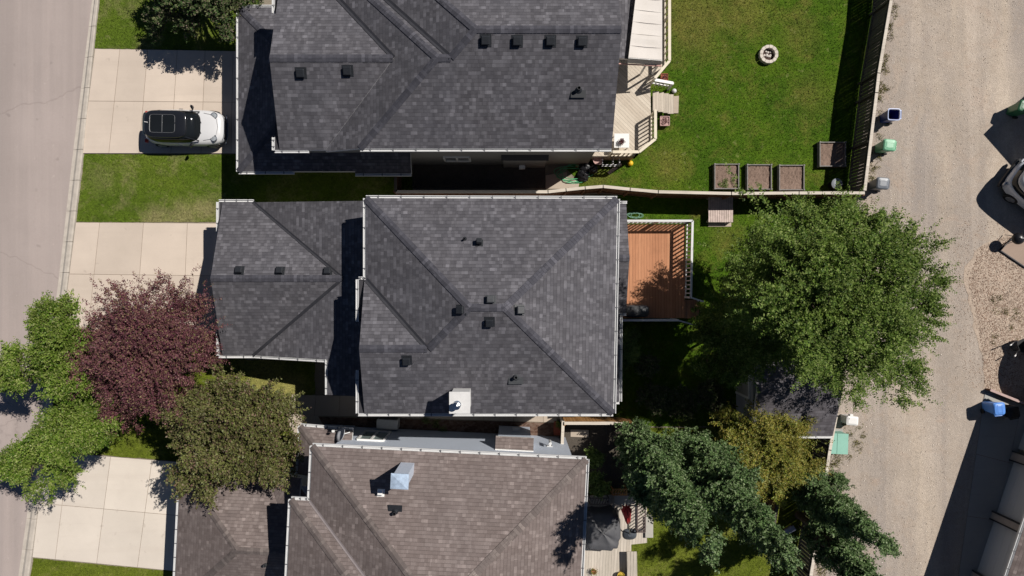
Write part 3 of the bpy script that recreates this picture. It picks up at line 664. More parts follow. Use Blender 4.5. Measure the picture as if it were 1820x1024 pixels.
for px, py, fn, nm, mt in ((872,534,fN_,(0,.35,1),'vent_grey'),(923,551,fE_,(.35,0,1),'vent_grey'),(820,551,fW_,(-.35,0,1),'vent'),(870,572,fS_,(0,-.35,1),'vent'),(723,640,fS_,(0,-.35,1),'vent')):
    box_vent(roofB, onroof(px, py, fn), nm, .31, .22, mt)
box_vent(roofB, onroof(852,432,fN_), (0,.35,1), .22, .30, 'vent')
pipe_vent(roofB, onroof(826,425,fN_), .04, .2, 'vent', flange=False); pipe_vent(roofB, onroof(917,670,fS_), .075, .26, 'vent_grey')
M['chimcap'] = simple('pale cap', (.62,.61,.60), .5, .08, 5); ch = MB(); ch.prism([(-2.36,-4.78),(-1.67,-4.78),(-1.67,-4.06),(-2.36,-4.06)], 6.0, 7.62); 
chim = ch.build('chimney', M['trim'], roofB)
c2 = MB(); c2.prism([(-2.42,-4.84),(-1.61,-4.84),(-1.61,-4.0),(-2.42,-4.0)], 7.62, 7.70); c2.build('chimney_cap', M['chimcap'], chim, bevel=.01)
c2 = MB(); c2.lathe((-2.12,-4.50), [(.16,7.70),(.10,7.76),(.10,7.92),(.15,7.93),(.15,8.0),(.03,8.06)], 20); c2.build('flue', M['metal'], chim, smooth=False)
mb = MB(); fgN = lambda x, y: 2.7+.354*(3.95-y); fgS = lambda x, y: 2.7+.354*(y+3.10); fsh = lambda x, y: 2.7+.28*(x+11.87)
slab(mb, PZ([(-13.27,3.95),(-11.87,3.95),(-7.43,.425),(-13.27,.425)], fgN)); slab(mb, PZ([(-13.27,-3.10),(-13.27,.425),(-7.43,.425),(-11.87,-3.10)], fgS))
slab(mb, PZ([(-11.87,3.93),(-5.55,3.78),(-5.55,-4.74),(-8.18,-4.74),(-8.18,-3.17),(-11.87,-3.09)], fsh))
gr = mb.build('roof', RM, B)
zg = 2.7+.354*3.525
mb = MM(); cap(mb, (-13.27,.425,zg), (-7.5,.425,zg), .354); mb.build('ridge_cap', M['cap'], gr)
mb = MM(); valley(mb, (-11.87,3.95,2.7), (-7.45,.44,zg), .25, .14); valley(mb, (-11.87,-3.10,2.7), (-7.45,.41,zg), .25, .14); mb.build('valley_flashing', M['valley'], gr)
mb = MM(); gutter(mb, [(-11.87,3.95,2.7),(-13.46,3.95,2.7)], step=.55); gutter(mb, [(-13.46,3.95,2.7),(-13.46,2.6,2.7)]); gutter(mb, [(-13.46,-3.10,2.7),(-11.87,-3.10,2.7)]); gutter(mb, [(-13.46,-1.9,2.7),(-13.46,-3.10,2.7)])
gutter(mb, [(-11.87,-3.10,2.7),(-8.2,-3.19,fsh(-8.2,0))]); gutter(mb, [(-8.18,-3.17,fsh(-8.18,0)),(-8.18,-4.74,fsh(-8.18,0))], step=.6)
mb.build('gutter', GM, gr); mb = MM(); mb.box(-13.46,-13.1,2.6,3.95,2.5,2.63); mb.box(-13.46,-13.1,-3.10,-1.9,2.5,2.63)
mb.build('cornice_return', M['shingle'], gr)
fgg = lambda x, y: fgN(x, y)
for px, py in ((426,481),(498,482),(583,483)): box_vent(gr, onroof(px, py, fgg, 3.5), (0,.354,1), .31, .20, 'vent')
mb = MB(); slab(mb, [(3.9,3.85,2.9),(5.20,3.85,2.9),(5.20,1.33,3.78),(3.9,1.33,3.78)]); slab(mb, [(3.9,-1.15,2.9),(5.20,-1.15,2.9),(5.20,1.33,3.78),(3.9,1.33,3.78)])
rb2 = mb.build('roof', RM, B); mb = MB(); slab(mb, [(3.9,-1.16,3.2),(4.93,-1.16,2.9),(4.90,-5.18,2.9),(3.9,-5.18,3.2)])
mb.build('roof', RM, B); mb = MM(); cap(mb, (3.9,1.33,3.78), (5.2,1.33,3.78), .35); mb.build('ridge_cap', M['cap'], rb2)
mb = MM(); gutter(mb, [(5.25,3.85,2.9),(4.2,3.85,2.9)], step=.6); gutter(mb, [(4.2,-1.15,2.9),(5.22,-1.15,2.9)], step=.5); gutter(mb, [(4.90,-5.18,2.9),(4.93,-1.3,2.9)]); gutter(mb, [(4.2,-5.18,2.9),(4.9,-5.18,2.9)], step=.6)
mb.build('gutter', GM, rb2)
walls(B, [(-5.6,-4.75),(3.82,-4.75),(3.9,3.27),(-5.6,3.27)], 0, 5.95, M['siding_grey'])
walls(B, [(-12.9,-2.7),(-5.6,-2.7),(-5.6,3.4),(-12.9,3.5)], 0, 2.6, M['siding_grey'])
walls(B, [(-7.9,-4.3),(-5.6,-4.3),(-5.6,-2.7),(-7.9,-2.7)], 0, 2.9, M['siding_grey'], 'porch_wall')
walls(B, [(3.86,-4.9),(4.6,-4.9),(4.6,3.5),(3.9,3.5)], 0, 2.85, M['siding_grey'])
mb = MB()
for x, y0, y1, ym, z0, z1 in ((-12.88,-2.9,3.75,.425,2.55,3.75),(4.98,-.95,3.65,1.33,2.8,3.6)):
    mb = MB(); mb.poly([(x,y0,z0),(x,y1,z0),(x,ym,z1),(x+.1,y0,z0),(x+.1,y1,z0),(x+.1,ym,z1)], [(2,1,0),(3,4,5),(3,5,2,0),(5,4,1,2),(0,1,4,3)]); mb.build('gable_wall', M['siding_grey'], B)
mb = MB(); mb.poly([(-5.7,-4.9,5.9),(-5.7,.1,5.9),(-5.7,-2.4,6.75),(-5.6,-4.9,5.9),(-5.6,.1,5.9),(-5.6,-2.4,6.75)], [(2,1,0),(3,4,5),(3,5,2,0),(5,4,1,2),(0,1,4,3)])
mb.build('gable_wall', M['siding_grey'], B)
door(B, (-12.9,-2.2), (-12.9,2.8), .1, 2.3, (-1,0), M['garage_door'], 'garage_door'); window(B, (-5.6,-4.0), (-5.6,-2.2), 4.7, 5.7, (-1,0))
window(B, (-3.5,-4.75), (-2.5,-4.75), 1.2, 2.2, (0,-1)); window(B, (1.0,-4.75), (2.2,-4.75), 3.9, 5.0, (0,-1)); window(B, (4.6,-4.3), (4.6,-2.4), 1.0, 2.3, (1,0)); door(B, (4.6,-.4), (4.6,1.4), .7, 2.75, (1,0), M['glass'], 'patio_door')
window(B, (3.88,-3.6), (3.88,-2.0), 4.2, 5.4, (1,0)); window(B, (-3,3.27), (-1.6,3.27), 4.2, 5.3, (0,1))
# ---------------------------------------------------------------- the brown roofed house at the bottom, turned 2.8 degrees
CO = g(555, 793, 6.0); CA = R(-2.8)
C = thing('house', 'house with brown hip roof and pale blue siding at the bottom of the photo', 'house', (CO.x, CO.y, 0), CA)
ca, sa = math.cos(CA), math.sin(CA)
def loc(p): # world -> local of C
    dx, dy = p[0]-CO.x, p[1]-CO.y; return Vector((dx*ca+dy*sa, -dx*sa+dy*ca, p[2]))
BR = [M['shingle_brown'], M['trim']]; K = .35; D = -10.8; hd = 5.4; zt = 6+K*hd
mb = MB()
slab(mb, [(0,0,6),(11.27,0,6),(11.27-hd,-hd,zt),(hd,-hd,zt)]); slab(mb, [(11.27,0,6),(11.27,D,6),(11.27-hd,-hd,zt)])
slab(mb, [(0,D,6),(11.27,D,6),(11.27-hd,-hd,zt),(hd,-hd,zt)]); slab(mb, [(0,0,6),(0,D,6),(hd,-hd,zt)])
ph = 2.7; pz = 6+K*ph
slab(mb, [(-.77,-2.24,6.003),(0.0,-2.24,6.003),(ph,-2.24-ph,pz),(ph-.77,-2.24-ph,pz)]); slab(mb, [(-.77,-2.24,6.003),(-.77,-7.64,6.003),(ph-.77,-4.94,pz)]); slab(mb, [(-.77,-7.64,6.003),(0,-7.64,6.003),(ph,-4.94,pz),(ph-.77,-4.94,pz)])
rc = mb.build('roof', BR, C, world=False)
mb = MM()
for p, q in (((0,0,6),(hd,-hd,zt)),((11.27,0,6),(11.27-hd,-hd,zt)),((-.77,-2.24,6),(ph-.77,-4.94,pz)),((-.77,-7.64,6),(ph-.77,-4.94,pz)),((11.27,D,6),(11.27-hd,-hd,zt))): cap(mb, p, q, .25)
cap(mb, (hd,-hd,zt), (11.27-hd,-hd,zt), .35)
mb.build('ridge_cap', M['cap_brown'], rc, world=False)
mb = MM(); valley(mb, (0,-2.24,6), (ph,-2.24-ph,pz), .25, .12); mb.build('valley_flashing', M['valley_light'], rc, world=False)
mb = MM(); gutter(mb, [(11.27,0,6),(0,0,6)], step=.85); gutter(mb, [(0,0,6),(0,-2.24,6)], step=.8); gutter(mb, [(-.03,-2.24,6),(-.77,-2.24,6)], step=.35); gutter(mb, [(-.77,-2.24,6),(-.77,-7.64,6)], step=.8); gutter(mb, [(11.27,D,6),(11.27,0,6)])
mb.build('gutter', GM, rc, world=False)
# chimney with the shiny metal cap: top seen at (694..725, 840..871), z 8.2
zc = 8.1; q0 = loc(g(696,842,zc)); q1 = loc(g(724,869,zc)); mb = MB(); x0, x1, y1, y0 = q0.x+.05, q1.x-.03, q0.y-.05, q1.y+.05
mb.prism([(x0,y0),(x1,y0),(x1,y1),(x0,y1)], 6.2, zc-.02); chc = mb.build('chimney', M['siding_blue'], rc, world=False)
mb = MB(); z_ = zc; mb.poly([(x0-.07,y0-.07,z_-.02),(x1+.07,y0-.07,z_-.02),(x1+.07,y1+.07,z_-.02),(x0-.07,y1+.07,z_-.02),(x0-.07,y0-.07,z_+.03),(x1+.07,y0-.07,z_+.03),(x1+.07,y1+.07,z_+.03),(x0-.07,y1+.07,z_+.03),((x0+x1)/2,(y0+y1)/2,z_+.10)], [(3,2,1,0),(0,1,5,4),(1,2,6,5),(2,3,7,6),(3,0,4,7),(4,5,8),(5,6,8),(6,7,8),(7,4,8)])
mb.build('chimney_cap', simple('galvanised cap', (.52,.64,.80), .35, .25, 5, metal=.35), chc, world=False, smooth=False)
fCN = lambda x, y: 6-K*y
def onC(px, py, z=6.8):
    for _ in range(8): p = loc(g(px, py, z)); z = fCN(p.x, p.y)
    return loc(g(px, py, z))
p = onC(677,876); box_vent(rc, p, (0,.35,1), .22, .26, 'trim', world=False); pipe_vent(rc, onC(702,910), .07, .26, 'vent', world=False)
# small low roof and garage roof
mb = MB(); f_ = 2.8
slab(mb, [(-1.5,.1,2.8),(.92,.02,2.8),(.92,-2.1,3.54),(.62,-2.1,3.54)]); slab(mb, [(-1.5,.1,2.8),(.62,-2.1,3.54),(-1.5,-2.1,2.8)])
slab(mb, [(-6.92,-2.08,2.7),(-1.95,-2.12,2.7),(-.4,-3.5,3.2),(-.4,-5.3,3.82),(-3.7,-5.3,3.82)]); slab(mb, [(-6.92,-2.08,2.7),(-3.7,-5.3,3.82),(-6.92,-8.5,2.7)]); slab(mb, [(-6.92,-8.5,2.7),(-.4,-8.5,2.7),(-.4,-5.3,3.82),(-3.7,-5.3,3.82)])
slab(mb, [(-2.9,-2.13,2.72),(-1.2,-2.13,3.3),(-1.2,-4.5,3.6),(-1.95,-3.9,3.36)])
rg = mb.build('roof', BR, C, world=False)
mb = MM(); cap(mb, (-1.5,.1,2.8), (.62,-2.1,3.54), .25); cap(mb, (-6.92,-2.08,2.7), (-3.7,-5.3,3.82), .25); cap(mb, (-6.92,-8.5,2.7), (-3.7,-5.3,3.82), .25); cap(mb, (-3.7,-5.3,3.82), (-.4,-5.3,3.82), .35); mb.build('ridge_cap', M['cap_brown'], rg, world=False)
mb = MM(); gutter(mb, [(.92,.02,2.8),(-1.5,.1,2.8)], step=.6); gutter(mb, [(-1.5,.1,2.8),(-1.5,-2.1,2.8)]); gutter(mb, [(-1.95,-2.12,2.7),(-6.92,-2.08,2.7)]); gutter(mb, [(-6.92,-2.08,2.7),(-6.92,-8.5,2.7)], step=.7); mb.build('gutter', GM, rg, world=False)
pq = loc(g(473,1003,3.6)); pipe_vent(rg, (pq.x, pq.y, 3.52), .07, .3, 'vent_grey', world=False)
W_ = M['siding_blue']
walls(C, [(.4,-.4),(10.87,-.4),(10.87,-10.4),(.4,-10.4)], 0, 5.95, W_, world=False)
walls(C, [(-.37,-2.64),(.4,-2.64),(.4,-7.24),(-.37,-7.24)], 0, 5.95, W_, world=False)
walls(C, [(-1.1,-.35),(.4,-.35),(.4,-2.0),(-1.1,-2.0)], 0, 2.7, W_, world=False)
walls(C, [(-6.5,-2.5),(-.37,-2.7),(-.37,-8.1),(-6.5,-8.1)], 0, 2.66, W_, world=False)
# fireplace bump-out with its own little brown roof
b0 = loc(g(884,777,3.05)); b1 = loc(g(946,777,3.05)); bx0, bx1 = b0.x+.03, b1.x-.03; by = b0.y
mb = MB(); mb.box(bx0, bx1, -.41, by-.06, .15, 3.0); mb.build('bay_wall', W_, C, world=False)
mb = MB(); slab(mb, [(bx0-.1,by+.04,3.06),(bx1+.1,by+.04,3.06),(bx1+.1,-.41,3.35),(bx0-.1,-.41,3.35)], .1); mb.box(bx0-.1,bx1+.1,-.40,-.36,3.353,3.46,1); mb.build('bay_roof', BR, C, world=False)
mb = MB(); mb.box((bx0+bx1)/2-.1,(bx0+bx1)/2+.25,by-.05,by+.10,1.1,1.2); mb.box((bx0+bx1)/2-.1,(bx0+bx1)/2+.25,by-.05,by+.10,1.25,1.32); mb.build('exhaust_grille', M['trim'], C, world=False, bevel=.01)
window(C, (2.35,-.4), (1.15,-.4), 1.0, 2.9, (0,1), world=False, pane=simple('pale pane', (.22,.27,.26), .15)); window(C, (6.4,-.4), (5.2,-.4), 4.9, 5.5, (0,1), world=False)
window(C, (10.87,-4.5), (10.87,-2.5), 3.6, 5.0, (1,0), world=False); door(C, (10.87,-9.0), (10.87,-7.0), .45, 2.5, (1,0), M['glass'], 'patio_door', world=False)
door(C, (-6.5,-7.5), (-6.5,-3.0), .1, 2.3, (-1,0), M['garage_door'], 'garage_door', world=False)
v = loc(g(1096,786)); mb = MB(); vv = loc(g(977,789,2.2)); mb.tube([(vv.x,-.38,2.2),(vv.x,-.15,2.2),(vv.x,-.15,2.75)], .06, 12); mb.box(vv.x-.13,vv.x+.13,-.40,-.37,2.07,2.33); mb.build('furnace_vent', M['white'], C, world=False)

# ---------------------------------------------------------------- garage bottom right (turned)
d = Vector((-.318,-.948,0)).normalized(); nG = Vector((-.948,.318,0)).normalized(); P1 = g(1820,762)
ang = math.atan2(-d.y, -d.x)   # local +X runs along the door front towards the top right
G = thing('garage', 'low garage with pale overhead doors and brown roof in the bottom right corner', 'garage', (P1.x, P1.y, 0), ang)
# local: x = -s (s runs down along d), y: outward normal?
ox = Matrix.Rotation(-ang, 3, 'Z') @ nG; sg = 1 if ox.y > 0 else -1
def gl(s, n_, z): return (-s, sg*n_, z)
mb = MB()
def seg(s0, s1, z0, z1, n0, n1, m=0): mb.box(-s0, -s1, sg*n0, sg*n1, z0, z1, m)
for s0, s1 in ((-2.0,-1.62),(1.25,1.7),(4.40,4.78),(7.5,7.9),(10.7,11.6)): seg(s0, s1, 0, 2.5, -.15, .22)
seg(-2.0, 11.6, 2.35, 2.72, -.15, .215); mb.build('wall', simple('tan stucco', (.36,.31,.28), .9, .1, 8), G, world=False)
mb = MB(); seg(-2.0, 11.6, 0, 2.7, -6.5, -.155); mb.build('wall', simple('tan stucco back', (.36,.31,.28), .9, .1, 8), G, world=False)
for s0 in (-1.62, 1.70, 4.78, 7.9):
    mb = MB()
    for k in range(5):
        z0 = .05+k*.46; mb.box(-s0-.015, -(s0+(2.7 if s0 > 4 else 2.68))+.015, sg*-.05, sg*.0, z0, z0+.452)
    mb.build('garage_door', M['garage_door'], G, world=False)
mb = MM()
for s0 in (1.25, 1.70, 4.40, 4.78, 7.5, 7.9):
    mb.box(-s0-.035, -s0+.035, sg*.215, sg*.25, 0, 2.4)
mb.build('door_trim', M['valley'], G, world=False)
mb = MB(); slab(mb, [gl(-2.5,.83,2.9), gl(12,.83,2.9), gl(12,-3.2,4.2), gl(-2.5,-3.2,4.2)]); slab(mb, [gl(-2.5,-7.2,2.9), gl(12,-7.2,2.9), gl(12,-3.2,4.2), gl(-2.5,-3.2,4.2)])
rG = mb.build('roof', BR, G, world=False); mb = MM()
a_, b_ = gl(-2.5,.83,2.9), gl(12,.83,2.9); gutter(mb, [a_, b_], step=.9); mb.build('gutter', GM, rG, world=False)

# ---------------------------------------------------------------- neighbour's outbuilding beyond the right edge (only its shadow is seen)
E = thing('garage', 'small neighbouring garage just beyond the right edge above the parked van', 'garage', (25.5, 8.9, 0), math.atan2(-.75, .66))
mb = MB(); mb.box(.35, 3.6, .35, 4.6, 0, 2.85); mb.build('wall', M['siding_beige'], E, world=False)
mb = MB(); slab(mb, [(0,0,3.0),(3.9,0,3.0),(3.9,2.5,3.9),(0,2.5,3.9)]); slab(mb, [(0,5,3.0),(3.9,5,3.0),(3.9,2.5,3.9),(0,2.5,3.9)]); mb.build('roof', BR, E, world=False)
door(E, (.35,3.9), (.35,1.1), .05, 2.2, (-1,0), M['garage_door'], 'garage_door', world=False)

# ---------------------------------------------------------------- shed by the alley
p0 = g(1335,775,2.5); p1 = g(1480,775,2.5); ytop = -2.3
S = thing('shed', 'garden shed with dark shingled roof half hidden under the big tree beside the alley', 'shed', (p0.x, p0.y, 0))
mb = MB(); ym = (p0.y+ytop)/2; kz = 2.5+.33*(ym-p0.y)
slab(mb, [(p0.x,p0.y,2.5),(p1.x,p1.y,2.5),(p1.x+.12,ym,kz),(p0.x,ym,kz)], .1); slab(mb, [(p0.x,ytop,2.5),(p1.x+.2,ytop,2.5),(p1.x+.12,ym,kz),(p0.x,ym,kz)], .1)
rS = mb.build('roof', [M['shingle_dark'], M['trim']], S); mb = MM(); gutter(mb, [(p0.x,p0.y,2.5),(p1.x,p1.y,2.5)], step=1.5); mb.build('gutter', [M['white'], M['white']], rS)
walls(S, [(p0.x+.12,p0.y+.25),(p1.x-.2,p0.y+.25),(p1.x-.15,ytop-.25),(p0.x+.12,ytop-.25)], 0, 2.42, M['siding_shed'])
door(S, (p0.x+.12,ym+.6), (p0.x+.12,ym-.6), .1, 2.0, (-1,0), M['conc_grey'])
# ================================================================ fences
def fence(name, label, pts, h=1.8, mat='wood_old', capmat='wood_pale', gap=.012, group=None, bw=.14, capw=.14, stringer=-1):
    """board fence: posts, rails, upright boards with slits between, flat cap; pts world plan points"""
    o = thing(name, label, 'fence', (pts[0][0], pts[0][1], 0), group=group)
    bd, cp, rl, ps = MB(), MB(), MM(), MM(); rnd = random.Random(len(pts)+int(pts[0][0]*10))
    for p, q in zip(pts, pts[1:]):
        p = Vector((p[0],p[1],0)); q = Vector((q[0],q[1],0)); d_ = (q-p); L = d_.length; d_.normalize(); s = Vector((d_.y,-d_.x,0)); n = max(1, int(L/(bw+gap)))
        for i in range(n):
            c = p+d_*(L*(i+.5)/n); t = h-.06+rnd.uniform(-.004,.004); side = .0
            bd.beam(c+s*side+Vector((0,0,.05)), c+s*(side+rnd.uniform(-.006,.006))+Vector((0,0,t)), .02, L/n-gap, 0, up=tuple(d_))
        cp.beam(p-d_*.02+Vector((0,0,h)), q+d_*.02+Vector((0,0,h)), capw, .04)
        for z in (.3, h-.2): rl.beam(p+s*stringer*-.04+Vector((0,0,z)), q+s*stringer*-.04+Vector((0,0,z)), .05, .09)
        m_ = max(1, int(round(L/2.4)))
        for i in range(m_+1):
            c = p+d_*(L*i/m_)+s*stringer*-.07; ps.beam(c, c+Vector((0,0,h-.03)), .09, .09)
    bd.build('boards', M[mat], o); cp.build('cap_rail', M[capmat], o); rl.build('rail', M[mat], o); ps.build('post', M[mat], o)
    return o
W2 = lambda *ps, z=1.8: [tuple(g(x, y, z)[:2]) for x, y in ps]
fence('board_fence', 'long weathered board fence between the big back lawn and the gravel alley', W2((1620,-420),(1584,0),(1562,130),(1558,165),(1537,338)), gap=.02)
fence('board_fence', 'brown board fence with pale curving cap between the top house and the middle house', W2((704,341),(974,341),(1006,337.5),(1040,334),(1072,331.5),(1120,336.5),(1170,341),(1300,344),(1420,343),(1536,343)), mat='wood_brown', stringer=-1)
fence('board_fence', 'short dark cross fence ending at the brown fence beside the top house', W2((703,300),(703,340)), mat='wood_brown', capmat='wood_old')
fence('board_fence', 'orange stained board fence behind the lower right corner of the middle house', W2((1004,753),(1092,753),(1130,757)), h=1.7, mat='wood_orange')
fence('garden_gate', 'narrow timber gate between the middle house and the brown roofed house', W2((1001,749),(999,798),z=1.6), h=1.6, mat='wood_old', capmat='wood_pale')
fence('board_fence', 'dark plank fence with shed behind it along the lower part of the alley', W2((1487,735),(1475,800),(1463,878),(1452,960),(1441,1024),(1400,1260)), gap=.02)
fence('board_fence', 'low dark fence in the gap between the golden tree and the columnar trees', W2((1388,902),(1378,960)), h=1.4, mat='wood_brown', capmat='wood_old')
mb = MB(); a_, b_ = g(1760,693,.35), g(1850,729,.35)
o = thing('retaining_board', 'low dark red timber edging board beside the blue bin', 'edging', (a_.x, a_.y, 0))
mb.beam((a_.x,a_.y,.17), (b_.x,b_.y,.17), .07, .34); mb.build('board', M['wood_brown'], o); mb = MB(); mb.beam((a_.x,a_.y,.36), (b_.x,b_.y,.36), .12, .035); mb.build('cap_rail', simple('red pale cap', (.42,.30,.28), .7), o)

# ================================================================ decks
def railing(parent, pts, zf, zt, mat, bal=.11, postw=.09, capw=.13, capmat=None, baln='balusters', balw=.045):
    mb = MB(); b2 = MB()
    for p, q in zip(pts, pts[1:]):
        p = Vector((p[0],p[1],0)); q = Vector((q[0],q[1],0)); d_ = q-p; L = d_.length; d_.normalize()
        mb.beam(p+Vector((0,0,zt)), q+Vector((0,0,zt)), capw, .04); mb.beam(p+Vector((0,0,zf+.10)), q+Vector((0,0,zf+.10)), .05, .07)
        mb.beam(p+Vector((0,0,zt-.09)), q+Vector((0,0,zt-.09)), .04, .08)
        n = max(1, int(L/bal))
        for i in range(1, n): c = p+d_*(L*i/n); b2.beam(c+Vector((0,0,zf+.1)), c+Vector((0,0,zt-.06)), balw, balw)
        m_ = max(1, int(round(L/1.8)))
        for i in range(m_+1): c = p+d_*(L*i/m_); mb.beam(c+Vector((0,0,max(0,zf-.4))), c+Vector((0,0,zt-.02)), postw, postw)
    r = mb.build('railing', mat, parent); b2.build(baln, mat, r); return r
# deck of the top house
zf, zt = .9, 1.95
DA = thing('deck', 'pale diagonal plank deck with angled railing behind the top house', 'deck', tuple(g(1120,190,0)))
rim = [g(x, y, zt)[:2] for x, y in ((1190,-60),(1190,108),(1164,139))]; rim2 = [g(x, y, zt)[:2] for x, y in ((1165,196),(1165,247),(1136,270),(1089,270))]
mb = MB(); poly = [tuple(p) for p in rim]+[tuple(p) for p in rim2]+[(3.76, rim2[-1][1]), (3.76, rim[0][1])]
mb.prism(poly, zf-.12, zf, 0, 1); mb.build('floor', [M['deck_light'], M['wood_grey']], DA)
mb = MB(); mb.prism([(p[0]*.995, p[1]*.995) for p in poly], .02, zf-.13); mb.build('skirting', M['wood_grey'], DA)
M['rail_cream'] = simple('cream rail', (.66,.59,.47), .6, .08, 4)
railing(DA, rim, zf, zt, M['rail_cream'], bal=.30, balw=.05); railing(DA, rim2, zf, zt, M['rail_cream'], bal=.19)
st = MB()
for k in range(4):
    zk = zf-.18*(k+1); xa = g(1162,0,zf).x+.28*k-.02; st.box(xa, xa+.30, g(0,196,.9).y, g(0,161,.9).y, zk-.05+.05, zk+.06)
st.build('stairs', M['deck_steps'], DA)
for y_, zz in ((146,0),(198,0)):
    mb = MB(); a_ = g(1163,y_-4 if zz == 0 and y_ < 150 else y_,1.9); b_ = g(1196,y_+2,1.1) if y_ < 150 else None
    if b_ is None: continue
    mb.beam(a_, b_, .14, .05); mb.beam((b_.x,b_.y,0), b_, .09, .09); mb.beam(a_-Vector((0,0,.5)), b_-Vector((0,0,.5)), .05, .05)
    for k in range(1, 5): c = a_.lerp(b_, k/5); mb.beam(c-Vector((0,0,.8)), c, .035, .035)
    mb.build('handrail', M['trim'], DA)
# canopy
cz0, cz1 = 3.35, 3.0
CN = thing('canopy', 'white fabric patio canopy over the deck of the top house', 'canopy', tuple(g(1150,60,0)))
a = N('canvas'); a.col(a.ramp(a.noise(1.2, 4), [(.3, (.56,.52,.48)), (.7, (.61,.57,.535))])); a.set(Roughness=.8); sx = a.n('SeparateXYZ'); a.l(a.tc.outputs['Object'], sx.inputs[0]); a.bump(a.math('SINE', a.math('MULTIPLY', sx.outputs[1], 7.8)), .25, .02); M['canvas'] = a.m
xl0, xr0 = g(1128,0,cz0).x, g(1177,0,cz1).x; xl1, xr1 = g(1117,102,cz0).x, g(1177,102,cz1).x; yt, yb = g(0,-90,cz0).y, g(0,102,cz0).y; xlt = xl0+.3
mb = MB(); nx, ny = 8, 22
def CP(u, v):
    xa = xlt+(xl1-xlt)*v; xb = xr0; x = xa+(xb-xa)*u; y = yt+(yb-yt)*v; return Vector((x, y, cz0+(cz1-cz0)*u-.05*math.sin(math.pi*((v*5) % 1))*math.sin(math.pi*u)))
for i in range(nx):
    for j in range(ny):
        mb.face([CP(i/nx,(j+1)/ny), CP((i+1)/nx,(j+1)/ny), CP((i+1)/nx,j/ny), CP(i/nx,j/ny)])
sh_ = mb.build('roof_sheet', M['canvas'], CN, smooth=True); mb = MM()
for j in range(1, 9): mb.beam(CP(.01,j/9), CP(.99,j/9), .02, .012)
mb.build('seam', M['canvas'], sh_)
mb = MB(); q0, q1 = CP(0,1), CP(1,1); dr = Vector((0,-.12,-.40)); mb.face([q0+dr, q1+dr+Vector((.02,0,0)), q1, q0]); mb.face([CP(1,1)+Vector((.03,0,-.28)), CP(1,0)+Vector((.03,0,-.28)), CP(1,0), CP(1,1)]); mb.build('valance', M['canvas'], CN)
mb = MB(); mb.tube([q0+dr+Vector((-.5,-.03,0)), q1+dr+Vector((.05,-.03,0))], .035, 8)
mb.build('front_bar', simple('rose bar', (.50,.30,.26), .5), CN)
mb = MB()
for v_ in (.5, 1.0):
    for u_ in (.98, .62 if v_ == 1 else .98):
        c = CP(u_, v_)-Vector((0,0,.02)); mb.beam((c.x,c.y,zf), c, .07, .07)
for j in range(0, 6): mb.beam(CP(0,j/5)-Vector((0,0,.05)), CP(1,j/5)-Vector((0,0,.05)), .05, .05)
mb.build('frame', M['trim'], CN)
# things on and by that deck
def at(name, label, cat, px, py, z0, rz=0, group=None, zr=None):
    p = g(px, py, z0 if zr is None else zr); return thing(name, label, cat, (p.x, p.y, z0), rz, group)
T = at('patio_table', 'small square white table carrying the red plant on the corner of the deck', 'table', 1105, 250, zf, zr=zf+.6)
mb = MB(); mb.box(-.36,.36,-.34,.34,.56,.60); mb.build('tabletop', M['trim'], T, world=False, bevel=.01)
for sx_ in (-1, 1):
    for sy_ in (-1, 1):
        mb = MB(); mb.beam((sx_*.31,sy_*.29,0), (sx_*.31,sy_*.29,.56), .04, .04); mb.build('leg', M['trim'], T, world=False)
def leafpuff(name, parent, c, r, n, mat, L=.05, rng=rng, up=.5, h=None):
    c = np.array(c); d_ = rng.normal(size=(n,3)); d_ /= np.linalg.norm(d_, axis=1, keepdims=True); d_[:,2] = np.abs(d_[:,2])*(h or 1)
    p = c+d_*r*rng.uniform(.2, 1, (n,1)); dd = d_*.7+rng.normal(size=(n,3))*.5; dd /= np.linalg.norm(dd, axis=1, keepdims=True)
    s = np.cross(dd, rng.normal(size=(n,3))*.5+[0,0,1]); s /= np.linalg.norm(s, axis=1, keepdims=True)+1e-9; l_ = L*rng.uniform(.6, 1.3, (n,1))
    V = np.stack([p, p+dd*l_*.5+s*l_*.3, p+dd*l_, p+dd*l_*.5-s*l_*.3], 1)
    o = np_mesh(name, V, 4, mat, parent); return o
def pot(label, px, py, z0, r, h, mat, leaf, lr, n, nm='flower_pot', group=None):
    o = at(nm, label, 'plant pot', px, py, z0, zr=z0+h, group=group); mb = MB()
    if nm == 'planter': mb.loft([srect(0,0,r*.8,r*.8,12,24,0), srect(0,0,r,r,12,24,h), srect(0,0,r*.88,r*.88,12,24,h), srect(0,0,r*.88,r*.88,12,24,h-.05)])
    else: mb.lathe((0,0), [(r*.7,0),(r,h),(r*1.08,h),(r*1.08,h-.03),(r*.9,h-.03),(r*.9,h-.06)], 18)
    mb.build('pot', mat, o, world=False)
    leafpuff('plant', o, (0,0,h-.03), lr, n, leaf); return o
M['terra'] = simple('terracotta', (.32,.10,.055), .8, .2, 9); M['pinkpot'] = simple('rose pot', (.42,.26,.24), .6, .2, 9)
pot('round pot of dark red foliage standing on the white table', 1105, 252, zf+.601, .10, .16, M['trim'], L_RED, .15, 260)
pot('square red planter at the foot of the deck stairs on the lower side', 1182, 215, 0, .24, .35, M['pinkpot'], L_RED, .2, 160, 'planter')
pot('small red planter on the upper side of the deck stairs', 1181, 137, 0, .18, .35, M['terra'], L_RED, .14, 110, 'planter')
o = at('ball', 'white ball on the grass by the deck stairs', 'ball', 1199, 161, 0, zr=.2); mb = MB(); mb.ball((0,0,.12), .12); mb.build('shell', M['white'], o, world=False, smooth=True)
